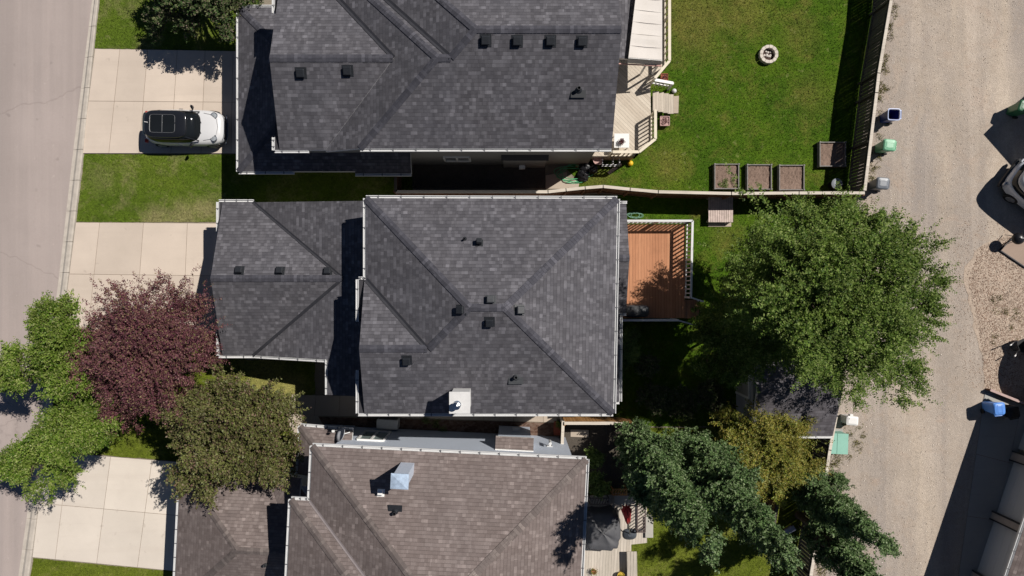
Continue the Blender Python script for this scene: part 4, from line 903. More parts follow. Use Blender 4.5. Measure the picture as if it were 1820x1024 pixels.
o = at('ball', 'yellow ball on the grass below the corner of the deck', 'ball', 1121, 290, 0, zr=.2); mb = MB(); mb.ball((0,0,.14), .14); mb.build('shell', simple('yellow', (.75,.48,.03), .45), o, world=False, smooth=True)
# jumble along the south wall under the deck
random.seed(11)
o = at('garden_hose', 'bright green hose lying in loose coils on the paving beside the top house', 'hose', 1018, 306, 0)
mb = MB()
pts = [(.75*(1+.22*math.sin(k*.37))*math.cos(k*.28)+.12*math.sin(k*.9), .36*(1+.3*math.sin(k*.23+1))*math.sin(k*.28)-.1, .075+.012*(k % 7)) for k in range(110)]
mb.tube(pts, .016, 6); mb.build('coil', simple('green hose', (.10,.42,.20), .45), o, world=False)
def bag(label, px, py, s, seed, group='black bin bags beside the deck'):
    o = at('rubbish_bag', label, 'rubbish bag', px, py, 0, group=group); rn = random.Random(seed); mb = MB(); rings = []
    for i in range(9):
        t = i/8; rr = s*math.sin(math.pi*min(1,.12+t*.88))**.6*(.9 if i < 8 else .25)
        rings.append([(rr*math.cos(a)*(1+rn.uniform(-.16,.16)), rr*math.sin(a)*(1+rn.uniform(-.16,.16)), s*1.1*t+rn.uniform(-.02,.02)) for a in [2*math.pi*k/16 for k in range(16)]])
    mb.loft(rings); mb.build('sack', M['black'], o, world=False); mb = MB(); mb.tube([(0,0,s*1.05),(.04,.02,s*1.25),(.10,.03,s*1.3)], [.03,.05,.02], 8); mb.build('knot', M['black'], o, world=False)
bag('lowest shiny black rubbish bag on the grass under the deck', 1036, 313, .33, 1); bag('black rubbish bag piled nearest the house wall beside the hose', 1039, 297, .32, 2); bag('black rubbish bag on the right of the pile by the white cart frame', 1052, 300, .30, 3)
o = at('fire_bowl', 'rose coloured round bowl on a stand under the deck edge', 'fire bowl', 1063, 284, 0, zr=.5); mb = MB(); mb.lathe((0,0), [(.05,.38),(.20,.44),(.26,.55),(.24,.55),(.17,.47),(.02,.45)], 20); mb.build('bowl', M['pinkpot'], o, world=False)
for k in range(3):
    mb = MB(); a_ = k*2.1; mb.beam((.3*math.cos(a_),.3*math.sin(a_),0), (.1*math.cos(a_),.1*math.sin(a_),.4), .03, .03); mb.build('leg', M['pinkpot'], o, world=False)
o = at('cart', 'open pale metal cart frame standing under the corner of the deck', 'cart', 1086, 286, 0, zr=.6); mb = MB()
for z in (.25, .62):
    for a_, b_ in (((-.42,-.2),(.42,-.2)),((-.42,.28),(.42,.28)),((-.42,-.2),(-.42,.28)),((.1,-.2),(.1,.28)),((.42,-.2),(.42,.28))): mb.beam((*a_,z), (*b_,z), .03, .03)
for sx_ in (-.42,.42):
    for sy_ in (-.2,.28): mb.beam((sx_,sy_,.1), (sx_,sy_,.62), .03, .03)
mb.build('frame', M['metal_dull'], o, world=False)
for sx_ in (-.38,.38):
    mb = MB(); mb.tube([(sx_,-.24,.10),(sx_,-.20,.10)], .10, 14); mb.build('wheel', M['rubber'], o, world=False)
o = at('plank', 'loose striped plank leaning in the grass below the deck edge', 'plank', 1092, 300, 0, R(38)); mb = MB(); mb.beam((-.4,0,.05), (.4,.0,.12), .16, .03); mb.build('board', M['wood_grey'], o, world=False)
o = at('plant_tray', 'orange brown tray on the ground behind the black bags', 'tray', 1028, 294, 0, zr=.15); mb = MB(); mb.box(-.14,.14,-.08,.08,0,.10); mb.box(-.12,.12,-.06,.06,.10,.13); mb.build('box', M['wood_orange'], o, world=False, bevel=.01)

# deck of the middle house
zf2, zt2 = .65, 1.75
DB = thing('deck', 'orange brown deck with white railing in dappled tree shade behind the middle house', 'deck', tuple(g(1170,480,0)))
rr = [tuple(g(x, y, zt2)[:2]) for x, y in ((1112,392.5),(1231,392.5),(1228,529))]; r3 = [tuple(g(x, y, zt2)[:2]) for x, y in ((1205,569.5),(1105,569.5))]
fx1 = rr[1][0]-.06
mb = MB(); mb.prism([(4.62, rr[0][1]-.06), (fx1, rr[0][1]-.06), (fx1-.03, r3[0][1]+.06), (4.62, r3[0][1]+.06)], zf2-.14, zf2, 0, 1); mb.build('floor', [M['deck_orange'], M['trim']], DB)
mb = MB(); mb.prism([(4.62, rr[0][1]-.3), (fx1-.25, rr[0][1]-.3), (fx1-.28, r3[0][1]+.3), (4.62, r3[0][1]+.3)], .02, zf2-.15); mb.build('skirting', M['wood_brown'], DB)
railing(DB, rr, zf2, zt2, M['white'], bal=.20, capw=.10, balw=.055); railing(DB, r3, zf2, zt2, M['white'], bal=.20, capw=.09)
mb = MB(); a_, b_ = g(1205,569.5,zt2), g(1236,578,1.1); mb.beam(a_, b_, .07, .05); mb.beam((b_.x,b_.y,0), b_, .07, .07); c_, d_ = g(1228,529,zt2), g(1250,536,1.1); mb.beam(c_, d_, .07, .05); mb.beam((d_.x,d_.y,0), d_, .07, .07); mb.build('handrail', M['white'], DB)
mb = MB(); xs = g(1220,0,.5).x
for k in range(3): mb.box(fx1-.02+.27*k, fx1+.28+.27*k, g(0,566,.5).y, g(0,533,.5).y, zf2-.2*(k+1), zf2-.2*(k+1)+.05)
mb.build('stairs', M['deck_orange'], DB)
o = at('barbecue', 'covered dark grey barbecue in the lower left corner of the orange deck', 'barbecue', 1132, 553, zf2, zr=1.5); mb = MB()
mb.loft([srect(0,0,.62,.30,5,28,0), srect(0,0,.60,.29,5,28,.7), srect(0,.02,.55,.27,4,28,.98), srect(0,.05,.45,.18,3,28,1.12)]); mb.build('cover', simple('charcoal cover', (.05,.052,.055), .6, .2, 6, bump=.3), o, world=False, smooth=True)
mb = MB(); mb.box(-.85,-.62,-.2,.2,.75,.79); mb.build('side_shelf', M['metal_dull'], o, world=False)
o = at('garden_hose', 'coiled pale green hose at the upper left corner of the orange deck', 'hose', 1128, 383, 0); mb = MB(); mb.tube([((.22+.08*math.sin(k*.31))*math.cos(k*.45)*1.5,(.12+.05*math.sin(k*.53))*math.sin(k*.45),.05+.003*k) for k in range(60)], .012, 6); mb.build('coil', simple('pale green hose', (.16,.32,.24), .5), o, world=False)
# wooden platform by the fence
o = at('platform', 'raised wooden slat platform half in shade against the fence', 'platform', 1281, 372, 0, zr=.45)
mb = MB(); xa, xb = g(1259,0,.45).x-o.location.x, g(1303,0,.45).x-o.location.x; ya, yb = g(0,395,.45).y-o.location.y, g(0,349,.45).y-o.location.y
n_ = 11
for i in range(n_): mb.box(xa+(xb-xa)*i/n_+.008, xa+(xb-xa)*(i+1)/n_-.008, ya, yb, .42, .45)
mb.build('slats', simple('pink grey slats', (.50,.40,.36), .8, .25, 4), o, world=False); mb = MB()
for y_ in (ya+.03, (ya+yb)/2, yb-.03): mb.box(xa+.02, xb-.02, y_-.03, y_+.03, .28, .418)
for x_ in (xa+.06, xb-.06):
    for y_ in (ya+.06, yb-.06): mb.box(x_-.04, x_+.04, y_-.04, y_+.04, 0, .28)
mb.build('frame', M['wood_grey'], o, world=False)

# raised beds
def bed(label, px0, py0, px1, py1, h=.32, plants=0, grp='raised garden beds on the back lawn'):
    a_, b_ = g(px0, py0, h), g(px1, py1, h); c = (a_+b_)/2
    o = thing('garden_bed', label, 'garden bed', (c.x, c.y, 0), 0, grp); w_, d2 = abs(b_.x-a_.x)/2, abs(a_.y-b_.y)/2
    mb = MB(); t = .045
    mb.box(-w_, w_, -d2, -d2+t, 0, h); mb.box(-w_, w_, d2-t, d2, 0, h); mb.box(-w_, -w_+t, -d2+t, d2-t, 0, h-.003); mb.box(w_-t, w_, -d2+t, d2-t, 0, h-.003)
    for sx_ in (-1, 1):
        for sy_ in (-1, 1): mb.box(sx_*(w_-.02)-.035, sx_*(w_-.02)+.035, sy_*(d2-.02)-.035, sy_*(d2-.02)+.035, 0, h+.03)
    mb.build('frame', simple('bed timber', (.20,.19,.18), .85, .3, 6), o, world=False)
    sb = MB(); nx = 14; P = lambda i, j: (-w_+t+(2*w_-2*t)*i/nx, -d2+t+(2*d2-2*t)*j/nx, h-.10+random.uniform(-.02,.02)); gr_ = [[P(i,j) for j in range(nx+1)] for i in range(nx+1)]
    for i in range(nx):
        for j in range(nx): sb.face([gr_[i][j], gr_[i+1][j], gr_[i+1][j+1], gr_[i][j+1]])
    sb.build('soil', M['soil'], o, world=False)
    if plants:
        for k in range(plants): leafpuff('seedling', o, (random.uniform(-w_*.8,w_*.8), random.uniform(-d2*.85, -d2*.2), h-.1), .13, 60, L_CONIF, .05)
    return o
bed('square raised bed with a patch of green seedlings, left of the row of three', 1270,291,1314,336, plants=9); bed('square raised bed of bare soil in the middle of the row of three', 1328,292,1372,337); bed('square raised bed of bare soil on the right of the row of three', 1385,293,1430,338); bed('raised bed half in the shade of the alley fence', 1457,252,1504,296)
# fire pit
o = at('fire_pit', 'round pale stone fire pit with white ash and rocks on the back lawn', 'fire pit', 1367, 96, 0, zr=.25); mb = MB(); nb = 12
for k in range(nb):
    a0, a1 = 2*math.pi*k/nb+.02, 2*math.pi*(k+1)/nb-.02; am = (a0+a1)/2
    mb.prism([(r_*math.cos(t), r_*math.sin(t)) for r_, t in ((.31,a0),(.45,a0),(.46,am),(.45,a1),(.31,a1))], 0, .26+.004*(k % 3))
mb.build('ring', simple('pale stone', (.58,.52,.46), .9, .15, 6, bump=.3), o, world=False, bevel=.012)
mb = MB(); mb.cyl((0,0), .30, .02, .06, 24); mb.build('ash', simple('ash', (.06,.035,.03), .95, .4, 9), o, world=False); mb = MB()
for k in range(11): a_ = random.uniform(0,6.28); r_ = random.uniform(.03,.21); s_ = random.uniform(.04,.07); mb.ball((r_*math.cos(a_), r_*math.sin(a_), .08), s_, 8, sz=.7)
mb.build('rocks', simple('ash rock', (.55,.50,.46), .9, .25, 9), o, world=False)

# ================================================================ bins
def bin_proto(name, label, cat, body, lid, open_=False, group=None):
    o = thing(name, label, cat, group=group); mb = MB()
    mb.loft([srect(0,0,.21,.22,7,28,.06), srect(0,0,.26,.28,7,28,.92)], cap1=not open_); 
    if open_:
        mb.loft([srect(0,0,.26,.28,7,28,.92), srect(0,0,.235,.255,7,28,.92), srect(0,0,.20,.21,7,28,.14)], cap0=False, cap1=False); mb.face([tuple(p) for p in srect(0,0,.2,.21,7,28,.14)])
    mb.build('body', body, o, world=False); mb = MB(); mb.loft([srect(0,0,.285,.30,7,28,.90), srect(0,0,.29,.305,7,28,.95), srect(0,0,.26,.28,7,28,.952 if open_ else .96)], cap1=False, cap0=False)
    mb.build('rim', lid, o, world=False)
    if not open_:
        mb = MB(); mb.loft([srect(0,0,.285,.30,6,28,.955), srect(0,0,.29,.305,6,28,.98), srect(0,0,.25,.26,5,28,1.03), srect(0,0,.14,.15,4,28,1.05)]); ld = mb.build('lid', lid, o, world=False, smooth=False)
        mb = MB()
        for x_ in (-.10, .10): mb.box(x_-.012, x_+.012, -.2, .2, 1.03, 1.056)
        mb.build('lid_rib', lid, ld, world=False)
    mb = MB(); mb.tube([(-.2,-.34,.93),(.2,-.34,.93)], .02, 8); mb.box(-.22,-.18,-.35,-.26,.90,.95); mb.box(.18,.22,-.35,-.26,.90,.95); mb.build('handle', lid, o, world=False)
    for sx_ in (-1, 1):
        mb = MB(); mb.tube([(sx_*.20,-.24,.12),(sx_*.27,-.24,.12)], .12, 16); mb.build('wheel', M['rubber'], o, world=False)
    return o
def putbin(px, py, rz, *a, **k):
    o = bin_proto(*a, **k); p = g(px, py, .98); o.location = (p.x, p.y, 0); o.rotation_euler = (0,0,R(rz)); return o
blue = simple('blue plastic', (.02,.045,.22), .4, .1, 5); blue_rim = simple('pale blue rim', (.30,.38,.62), .4); ltblue = simple('light blue plastic', (.10,.26,.68), .35, .1, 5)
green = simple('green plastic', (.16,.40,.24), .4, .08, 5); dgreen = simple('dark green plastic', (.03,.13,.06), .4, .1, 5); grey = simple('grey plastic', (.13,.145,.17), .38, .1, 5)
b1 = putbin(1590, 203, 88, 'wheelie_bin', 'open blue wheelie bin without lid beside the alley fence', 'bin', blue, blue_rim, True)
mb = MB(); mb.ball((.05,.1,.30), .12, 8); mb.ball((-.07,.12,.26), .10, 8); tag(mb.build('litter', simple('red litter', (.4,.06,.05), .6), b1, world=False))
putbin(1581, 258, 84, 'wheelie_bin', 'closed light green wheelie bin beside the alley fence', 'bin', green, green)
putbin(1569, 326, 85, 'wheelie_bin', 'closed dark grey wheelie bin by the fence corner above the big tree', 'bin', grey, grey)
putbin(1822, 190, 70, 'wheelie_bin', 'dark green wheelie bin cut by the right edge of the photo', 'bin', dgreen, dgreen)
putbin(1776, 727, 5, 'wheelie_bin', 'bright blue wheelie bin in front of the bottom right garage', 'bin', ltblue, ltblue)
putbin(1802, 733, 12, 'wheelie_bin', 'black wheelie bin next to the bright blue one', 'bin', M['black'], M['black'])
o = at('timber_stick', 'thin pale stick lying on the shaded concrete by the blue bin', 'stick', 1790, 742, .04, R(33)); mb = MB(); mb.beam((-.22,0,.02), (.22,0,.02), .05, .03); mb.build('stick', M['wood_pale'], o, world=False)
o = at('compost_bin', 'round black pail with grey lid in the shaded corner of the back lawn', 'bin', 1487, 327, 0, zr=.5); mb = MB(); mb.lathe((0,0), [(.21,0),(.25,.5)], 22); mb.build('body', M['black'], o, world=False); mb = MB(); mb.lathe((0,0), [(.27,.50),(.27,.54),(.18,.58),(.05,.60),(.05,.64),(.02,.65)], 22); mb.build('lid', simple('grey lid', (.25,.27,.30), .4), o, world=False)
# utility boxes
o = at('transformer_box', 'mint green utility cabinet against the lower alley fence', 'utility box', 1490, 789, 0, R(-2), zr=.8)
mg = simple('mint paint', (.24,.47,.38), .5, .06, 3); x0, x1 = -.46, .46; mb = MB(); mb.box(x0, x1, -.48, .48, .06, .76); mb.build('cabinet', mg, o, world=False, bevel=.015)
mb = MB(); mb.box(x0-.02, -.063, -.50, .50, .763, .80); mb.box(-.055, x1+.02, -.50, .50, .763, .81); mb.build('lid', mg, o, world=False, bevel=.008)
mb = MB(); mb.box(x0-.1, x1+.1, -.58, .58, 0, .06); mb.build('plinth', M['conc_grey'], o, world=False)
o = at('utility_pedestal', 'small white utility pedestal at the edge of the gravel above the mint cabinet', 'utility box', 1515, 748, 0, R(-4), zr=.7); mb = MB(); mb.box(-.26,.26,-.19,.19,0,.66); mb.build('body', M['trim'], o, world=False, bevel=.02)
mb = MB(); mb.loft([srect(0,0,.29,.22,8,24,.66), srect(0,0,.29,.22,8,24,.70), srect(0,0,.2,.14,6,24,.74)]); mb.build('lid', M['trim'], o, world=False); mb = MB(); mb.box(-.08,.08,.21,.30,.4,.6); mb.build('latch', M['trim'], o, world=False, bevel=.01)
# air conditioner
o = at('heat_pump', 'white air conditioner unit beside the pale blue wall between two houses', 'air conditioner', 688, 755, .055, CA, zr=.75); mb = MB(); mb.box(-.52,.52,-.24,.24,.05,.72); mb.build('casing', simple('grey white casing', (.50,.50,.48), .45, .05), o, world=False, bevel=.04)
mb = MB(); mb.box(-.46,.46,.241,.25,.12,.66); mb.build('grille', M['vent_grey'], o, world=False); mb = MB(); mb.box(-.5,-.35,-.2,.2,0,.05); mb.box(.35,.5,-.2,.2,0,.05); mb.build('foot', M['black'], o, world=False)
# satellite dish
p = g(622, 768, 2.95); o = thing('satellite_dish', 'grey satellite dish on an arm at the eaves of the brown roofed house', 'satellite dish', (p.x, p.y, 2.75)); ax = Vector((-.55,.25,.45)).normalized(); e1 = ax.orthogonal().normalized(); e2 = ax.cross(e1)
mb = MB(); rings = []
cc = Vector((-.28,-.05,.45))
for r_, dp in ((.02,0),(.15,.02),(.26,.06),(.36,.12)): rings.append([cc+ax*dp+(e1*math.cos(t)+e2*math.sin(t))*r_ for t in [2*math.pi*k/24 for k in range(24)]])
for r_, dp in ((.36,.10),(.26,.04),(.02,-.02)): rings.append([cc+ax*dp+(e1*math.cos(t)+e2*math.sin(t))*r_ for t in [2*math.pi*k/24 for k in range(24)]])
mb.loft(rings, cap0=False, cap1=False); mb.build('dish', simple('dish grey', (.38,.39,.42), .5), o, world=False, smooth=True); mb = MB(); mb.tube([(0,0,0),(0,0,.30),cc-ax*.02], .03, 8); mb.build('mast', M['metal_dull'], o, world=False)
mb = MB(); mb.tube([cc-e2*.3, cc+ax*.45-e2*.05], .018, 6); mb.build('feed_arm', M['metal_dull'], o, world=False); mb = MB(); q = cc+ax*.47-e2*.05; mb.box(q.x-.06,q.x+.06,q.y-.05,q.y+.05,q.z-.05,q.z+.05); mb.build('receiver', M['trim'], o, world=False, bevel=.01)
# downpipe between the houses and pots
o = at('flower_pot', 'tall red square planter with bright green plant between the houses', 'plant pot', 991, 762, .055, zr=.5); mb = MB(); mb.loft([srect(0,0,.15,.28,8,20,0), srect(0,0,.19,.33,8,20,.42), srect(0,0,.16,.30,8,20,.42), srect(0,0,.16,.30,8,20,.36)]); mb.build('pot', simple('red pot', (.36,.08,.04), .6), o, world=False); leafpuff('plant', o, (.12,.22,.40), .22, 240, L_CONIF, .07)
for i, (x_, y_) in enumerate(((757,746),(775,752),(788,764))): pot(['low green plant in the mulch bed nearest the top between the houses','yellow green plant in the middle of the mulch bed','leafy plant in the mulch bed close to the pale blue wall'][i], x_, y_, .03, .02, .04, M['mulch'], L_CONIF, .26, 200, 'bed_plant')

# deck of the bottom house
DC = thing('deck', 'grey plank deck with black covered dining set behind the brown roofed house', 'deck', tuple(g(1090,980,0)))
mb = MB(); mb.prism([tuple(g(x,y,.4)[:2]) for x, y in ((1000,884),(1092,880),(1150,884),(1150,965),(1122,968),(1122,1200),(1000,1200))], .28, .40, 0, 1); mb.build('floor', [M['deck_grey'], M['wood_grey']], DC)
mb = MB(); mb.prism([tuple(g(x,y,.4)[:2]) for x, y in ((1004,890),(1090,886),(1145,890),(1145,960),(1118,962),(1118,1190),(1004,1190))], .01, .27); mb.build('skirting', M['wood_grey'], DC)
o = at('bench', 'long low timber bench along the right side of the grey deck', 'bench', 1124, 1040, .4, R(1), zr=.85); mb = MB()
for k in range(3): mb.box(-.24+.165*k, -.24+.165*k+.155, -1.62, 1.62, .41, .45)
mb.build('seat', M['deck_grey'], o, world=False)
for y_ in (-1.4, 0, 1.4): mb = MB(); mb.box(-.2,.2,y_-.05,y_+.05,0,.41); mb.build('leg', M['wood_grey'], o, world=False)
# covered dining set
o = at('covered_table', 'big black fabric cover draped over a round dining set on the grey deck', 'covered furniture', 1071, 945, .4, zr=1.1); mb = MB(); rings = []; N_ = 56
for t, z, s_ in ((0,.0,1.04),(.2,.12,1.01),(.5,.4,.97),(.8,.68,.93),(1,.80,.85),(1.2,.83,.6),(1.4,.88,.3),(1.5,.95,.06)):
    ring = []
    for k in range(N_):
        th = 2*math.pi*k/N_; fold = 1+(.045*math.sin(9*th+2)+.03*math.sin(15*th+t*3))*(1-t*.35)
        bx = math.copysign(abs(math.cos(th))**.5, math.cos(th))*.90; by_ = math.copysign(abs(math.sin(th))**.5, math.sin(th))*.98
        ring.append(Vector((bx*s_*fold, by_*s_*fold, z+.03*math.sin(5*th+1)*t)))
    rings.append(ring)
mb.loft(rings, cap0=False); mb.build('cover', simple('black cover', (.085,.085,.092), .62, .15, 4, bump=.3), o, world=False, smooth=True)
pb = g(1119, 950, .45); pt = g(1113, 903, 2.05); o = thing('garden_umbrella', 'folded red garden umbrella leaning out of a dark base on the grey deck', 'umbrella', (pb.x, pb.y, .4))
mb = MB(); mb.loft([srect(0,0,.36,.28,2.6,20,0), srect(0,.02,.28,.22,2.6,20,.10), srect(0,.04,.1,.1,2,20,.22)]); mb.build('base', simple('slate base', (.06,.07,.085), .6), o, world=False)
tv = Vector((pt.x-pb.x, pt.y-pb.y, 1.65)); mb = MB(); mb.tube([(0,.05,.2), tv*.98], .022, 8); mb.build('pole', M['metal'], o, world=False)
ax = tv.normalized(); e1 = ax.orthogonal().normalized(); e2 = ax.cross(e1); rings = []
for f_, r_ in ((.42,.05),(.5,.09),(.66,.12),(.82,.16),(.97,.20),(1.0,.05)): rings.append([tv*f_+(e1*math.cos(t)+e2*math.sin(t))*r_*(1+.35*math.cos(8*t)) for t in [2*math.pi*k/32 for k in range(32)]])
mb = MB(); mb.loft(rings); mb.build('canopy', simple('red fabric', (.45,.035,.035), .7), o, world=False)
def lattice(name, label, px0, py0, px1, py1, z, mat, step=.12, ang=R(60), wd=.045):
    a_, b_ = g(px0,py0,z), g(px1,py1,z); c = (a_+b_)/2; o = thing(name, label, 'lattice', (c.x,c.y,0)); hx, hy = abs(b_.x-a_.x)/2, abs(a_.y-b_.y)/2; mb = MB(); k = -4.0
    dx, dy = math.cos(ang), math.sin(ang)
    while k < 4:
        ts = []
        for t in np.linspace(-3, 3, 400):
            x, y = -dy*k+dx*t, dx*k+dy*t
            if abs(x) < hx and abs(y) < hy: ts.append(t)
        if len(ts) > 2: mb.beam((-dy*k+dx*ts[0], dx*k+dy*ts[0], z), (-dy*k+dx*ts[-1], dx*k+dy*ts[-1], z), wd, .03)
        k += step
    mb.build('slats', mat, o, world=False); mb = MB()
    for sx_, sy_ in ((0,1),(0,-1)): mb.beam((-hx,sy_*hy,z-.02), (hx,sy_*hy,z-.02), .05, .06)
    for sx_ in (-1,1): mb.beam((sx_*hx,-hy,z-.021), (sx_*hx,hy,z-.021), .05, .06)
    for sx_ in (-1,1):
        for sy_ in (-1,1): mb.beam((sx_*hx,sy_*hy,0), (sx_*hx,sy_*hy,z-.05), .05, .05)
    mb.build('frame', mat, o, world=False); return o
lattice('slatted_shelf', 'dark diagonal slatted rack at the right edge of the grey deck', 1133, 897, 1147, 946, .95, simple('dark lattice', (.10,.075,.07), .7), .13, R(35))
lattice('slatted_shelf', 'orange brown slatted rack above the grey deck beside the columnar trees', 1089, 870, 1114, 880, .8, M['wood_orange'], .11, R(60), .05)
lattice('slatted_shelf', 'dark slatted bench in the shade at the upper end of the grey deck', 1049, 886, 1082, 897, .9, simple('brown lattice', (.14,.11,.09), .7), .12, R(70))
def cushion(label, x0, y0, x1, y1, z=.55, cat='deck box'):
    a_, b_ = g(x0,y0,z), g(x1,y1,z); c = (a_+b_)/2; o = thing('storage_box', label, cat, (c.x,c.y,0)); hx, hy = abs(b_.x-a_.x)/2, abs(a_.y-b_.y)/2; m_ = simple('grey box', (.40,.38,.34), .7, .1, 5)
    mb = MB(); mb.box(-hx+.02,hx-.02,-hy+.02,hy-.02,0,z-.045); mb.build('body', m_, o, world=False); mb = MB(); mb.box(-hx,hx,-hy,hy,z-.04,z); mb.build('lid', m_, o, world=False, bevel=.01); return o
cushion('grey storage box on the lawn side of the dark slatted rack', 1147,919,1161,956); cushion('long grey storage box at the upper edge of the grey deck', 1092,881,1134,896)
mk = simple('grey board', (.34,.34,.34), .6)
pot('potted plant with yellow blooms at the bottom of the grey deck', 1056, 1017, .4, .12, .2, M['terra'], L_GOLD, .22, 160); pot('round yellow pot at the foot of the long bench', 1104, 1024, .4, .17, .3, simple('yellow glaze', (.6,.42,.06), .4), L_GOLD, .12, 60)
o = at('patio_slab', 'loose pale blue sheet lying in the shade between the columnar trees', 'board', 1405, 944, 0, R(30), zr=.3); mb = MB(); mb.box(-.28,.28,-.13,.13,.2,.24); mb.box(-.2,.2,-.1,.1,0,.2); mb.build('sheet', simple('pale blue board', (.42,.44,.56), .5), o, world=False)

# barbecue, wheelbarrow, far umbrella at the right margin
o = at('kettle_barbecue', 'shiny black kettle barbecue on the stained pad at the right edge', 'barbecue', 1812, 424, .1, zr=.9); mb = MB(); mb.ball((0,0,.72), .29, 22, sz=.8); mb.build('kettle', M['black'], o, world=False, smooth=True); mb = MB(); mb.tube([(-.08,0,.95),(-.06,0,1.0),(.06,0,1.0),(.08,0,.95)], .015, 8); mb.build('handle', M['metal_dull'], o, world=False)
for k in range(3): mb = MB(); a_ = k*2.094; mb.beam((.28*math.cos(a_),.28*math.sin(a_),0), (.14*math.cos(a_),.14*math.sin(a_),.56), .03, .03); mb.build('leg', M['metal_dull'], o, world=False)
o = at('wheelbarrow', 'black wheelbarrow with pale handle ends on the leaf litter at the right edge', 'wheelbarrow', 1822, 612, 0, R(-158), zr=.5); mb = MB()
mb.loft([srect(0,0,.28,.20,5,24,.30), srect(0,0,.42,.31,5,24,.58), srect(0,0,.40,.29,5,24,.58), srect(0,0,.27,.19,5,24,.33)]); mb.build('tray', M['black'], o, world=False)
for s_ in (-1, 1):
    mb = MB(); mb.tube([(-.60,s_*.05,.22),(.35,s_*.24,.34),(.72,s_*.28,.62)], .022, 8); mb.build('handle', M['metal_dull'], o, world=False); mb = MB(); mb.tube([(.25,s_*.22,.32),(.34,s_*.24,.02)], .02, 8); mb.build('leg', M['black'], o, world=False)
    mb = MB(); mb.tube([(.70,s_*.28,.61),(.84,s_*.29,.70)], .03, 8); mb.build('grip', M['trim'], o, world=False)
mb = MB(); mb.tube([(-.60,-.045,.2),(-.60,.045,.2)], .2, 20); mb.build('wheel', M['rubber'], o, world=False)
o = thing('patio_umbrella', 'large round patio umbrella just beyond the right edge whose shadow falls on the leaves', 'umbrella', (27.75, -3.35, 0)); mb = MB(); mb.lathe((0,0), [(1.95,2.4),(1.0,2.68),(.05,2.92)], 40, cap0=False); mb.lathe((0,0), [(1.95,2.39),(1.0,2.66),(.05,2.9)], 40, cap0=False, cap1=False); mb.build('canopy', simple('slate fabric', (.10,.11,.13), .8), o, world=False)
mb = MB(); mb.tube([(0,0,0),(0,0,2.95)], .03, 8); mb.build('pole', M['metal_dull'], o, world=False); mb = MB(); mb.cyl((0,0), .3, 0, .1, 24); mb.build('base', M['black'], o, world=False)
# ================================================================ vehicles
def paint(name, col, rough=.28, metal=0.0):
    a = N(name); a.col(col); a.set(Roughness=rough, Metallic=metal, Coat_Weight=.6, Coat_Roughness=.05, Specular_IOR_Level=.5); return a.m
def wheelset(o, xs, y, r):
    for x_ in xs:
        for s_ in (-1, 1):
            mb = MB(); mb.tube([(x_, s_*(y-.2), r), (x_, s_*(y-.02), r), (x_, s_*y, r)], [r, r, r*.93], 28); t = mb.build('wheel', M['rubber'], o, world=False)
            mb = MB(); mb.tube([(x_, s_*(y-.03), r), (x_, s_*(y+.006), r)], [r*.66, r*.62], 18)
            for k in range(5): a_ = k*1.2566; mb.beam((x_, s_*(y+.01), r), (x_+r*.6*math.cos(a_), s_*(y+.01), r+r*.6*math.sin(a_)), .05, .02, up=(0,1,0))
            mb.build('rim', M['metal_dull'], t, world=False)
cp_ = g(331, 228, .6)
o = thing('parked_car', 'small white hatchback with black glass roof parked on the upper driveway', 'car', (cp_.x, cp_.y, .085), R(-1))
wp = paint('white paint', (.60,.60,.61)); bp = paint('black paint', (.012,.013,.016), .12); gl_ = simple('car glass', (.010,.012,.014), .06, .1, 2, spec=.35)
clad = simple('cladding', (.03,.03,.032), .6)
def hz(x, y): return .88-.07*max(0, (x-.7)/1.2)**2-.05*(y/.8)**4
NN = 64
mb = MB(); mb.loft([srect(0,0,1.83,.80,4.2,NN,.20), srect(0,0,1.90,.855,4.2,NN,.34)], cap1=False); mb.build('sill', clad, o, world=False, smooth=True)
mb = MB(); mb.loft([srect(0,0,1.895,.85,4.4,NN,.33), srect(0,0,1.915,.868,4.4,NN,.50), srect(0,0,1.90,.862,4.3,NN,.68), srect(0,0,1.87,.845,4.2,NN,lambda x,y: hz(x,y)-.09),
    srect(0,0,1.82,.80,4.0,NN,lambda x,y: hz(x,y)-.01), srect(0,0,1.72,.72,3.8,NN,lambda x,y: hz(x,y)+.025), srect(.1,0,1.4,.55,3.4,NN,lambda x,y: hz(x,y)+.055), srect(.2,0,.9,.3,3,NN,lambda x,y: hz(x,y)+.07)], cap0=False)
body = mb.build('body', wp, o, world=False, smooth=True)
mb = MB(); mb.loft([srect(-.42,0,1.38,.79,3.6,NN,.84), srect(-.45,0,1.31,.745,3.8,NN,1.02), srect(-.58,0,1.03,.64,4.4,NN,1.33)], cap0=False); gh = mb.build('windows', gl_, o, world=False, smooth=True)
mb = MB(); mb.loft([srect(-.60,0,1.02,.655,4.6,NN,1.32), srect(-.60,0,1.02,.655,4.6,NN,1.36), srect(-.60,0,.97,.615,4.6,NN,1.405), srect(-.62,0,.6,.4,4,NN,1.43)], cap0=False); rf = mb.build('roof', bp, o, world=False, smooth=True)
mb = MB(); 
for x0, x1 in ((-1.28,-.72),(-.70,-.14)):
    mb.loft([srect((x0+x1)/2,0,(x1-x0)/2,.40,9,32,1.405), srect((x0+x1)/2,0,(x1-x0)/2,.40,9,32,1.438)], cap0=False)
mb.build('sunroof', gl_, rf, world=False)
mb = MB(); mb.tube([Vector((p.x, p.y, 1.436)) for p in srect(-.71,0,.60,.43,9,40)]+[Vector((-.11,0,1.436))], .008, 5); mb.beam((-.71,-.40,1.442),(-.71,.40,1.442),.02,.01); mb.build('sunroof_frame', M['metal_dull'], rf, world=False)
mb = MB(); mb.tube([(-1.40,.05,1.42),(-1.52,.05,1.52)], .012, 6); mb.build('aerial', M['metal_dull'], rf, world=False)
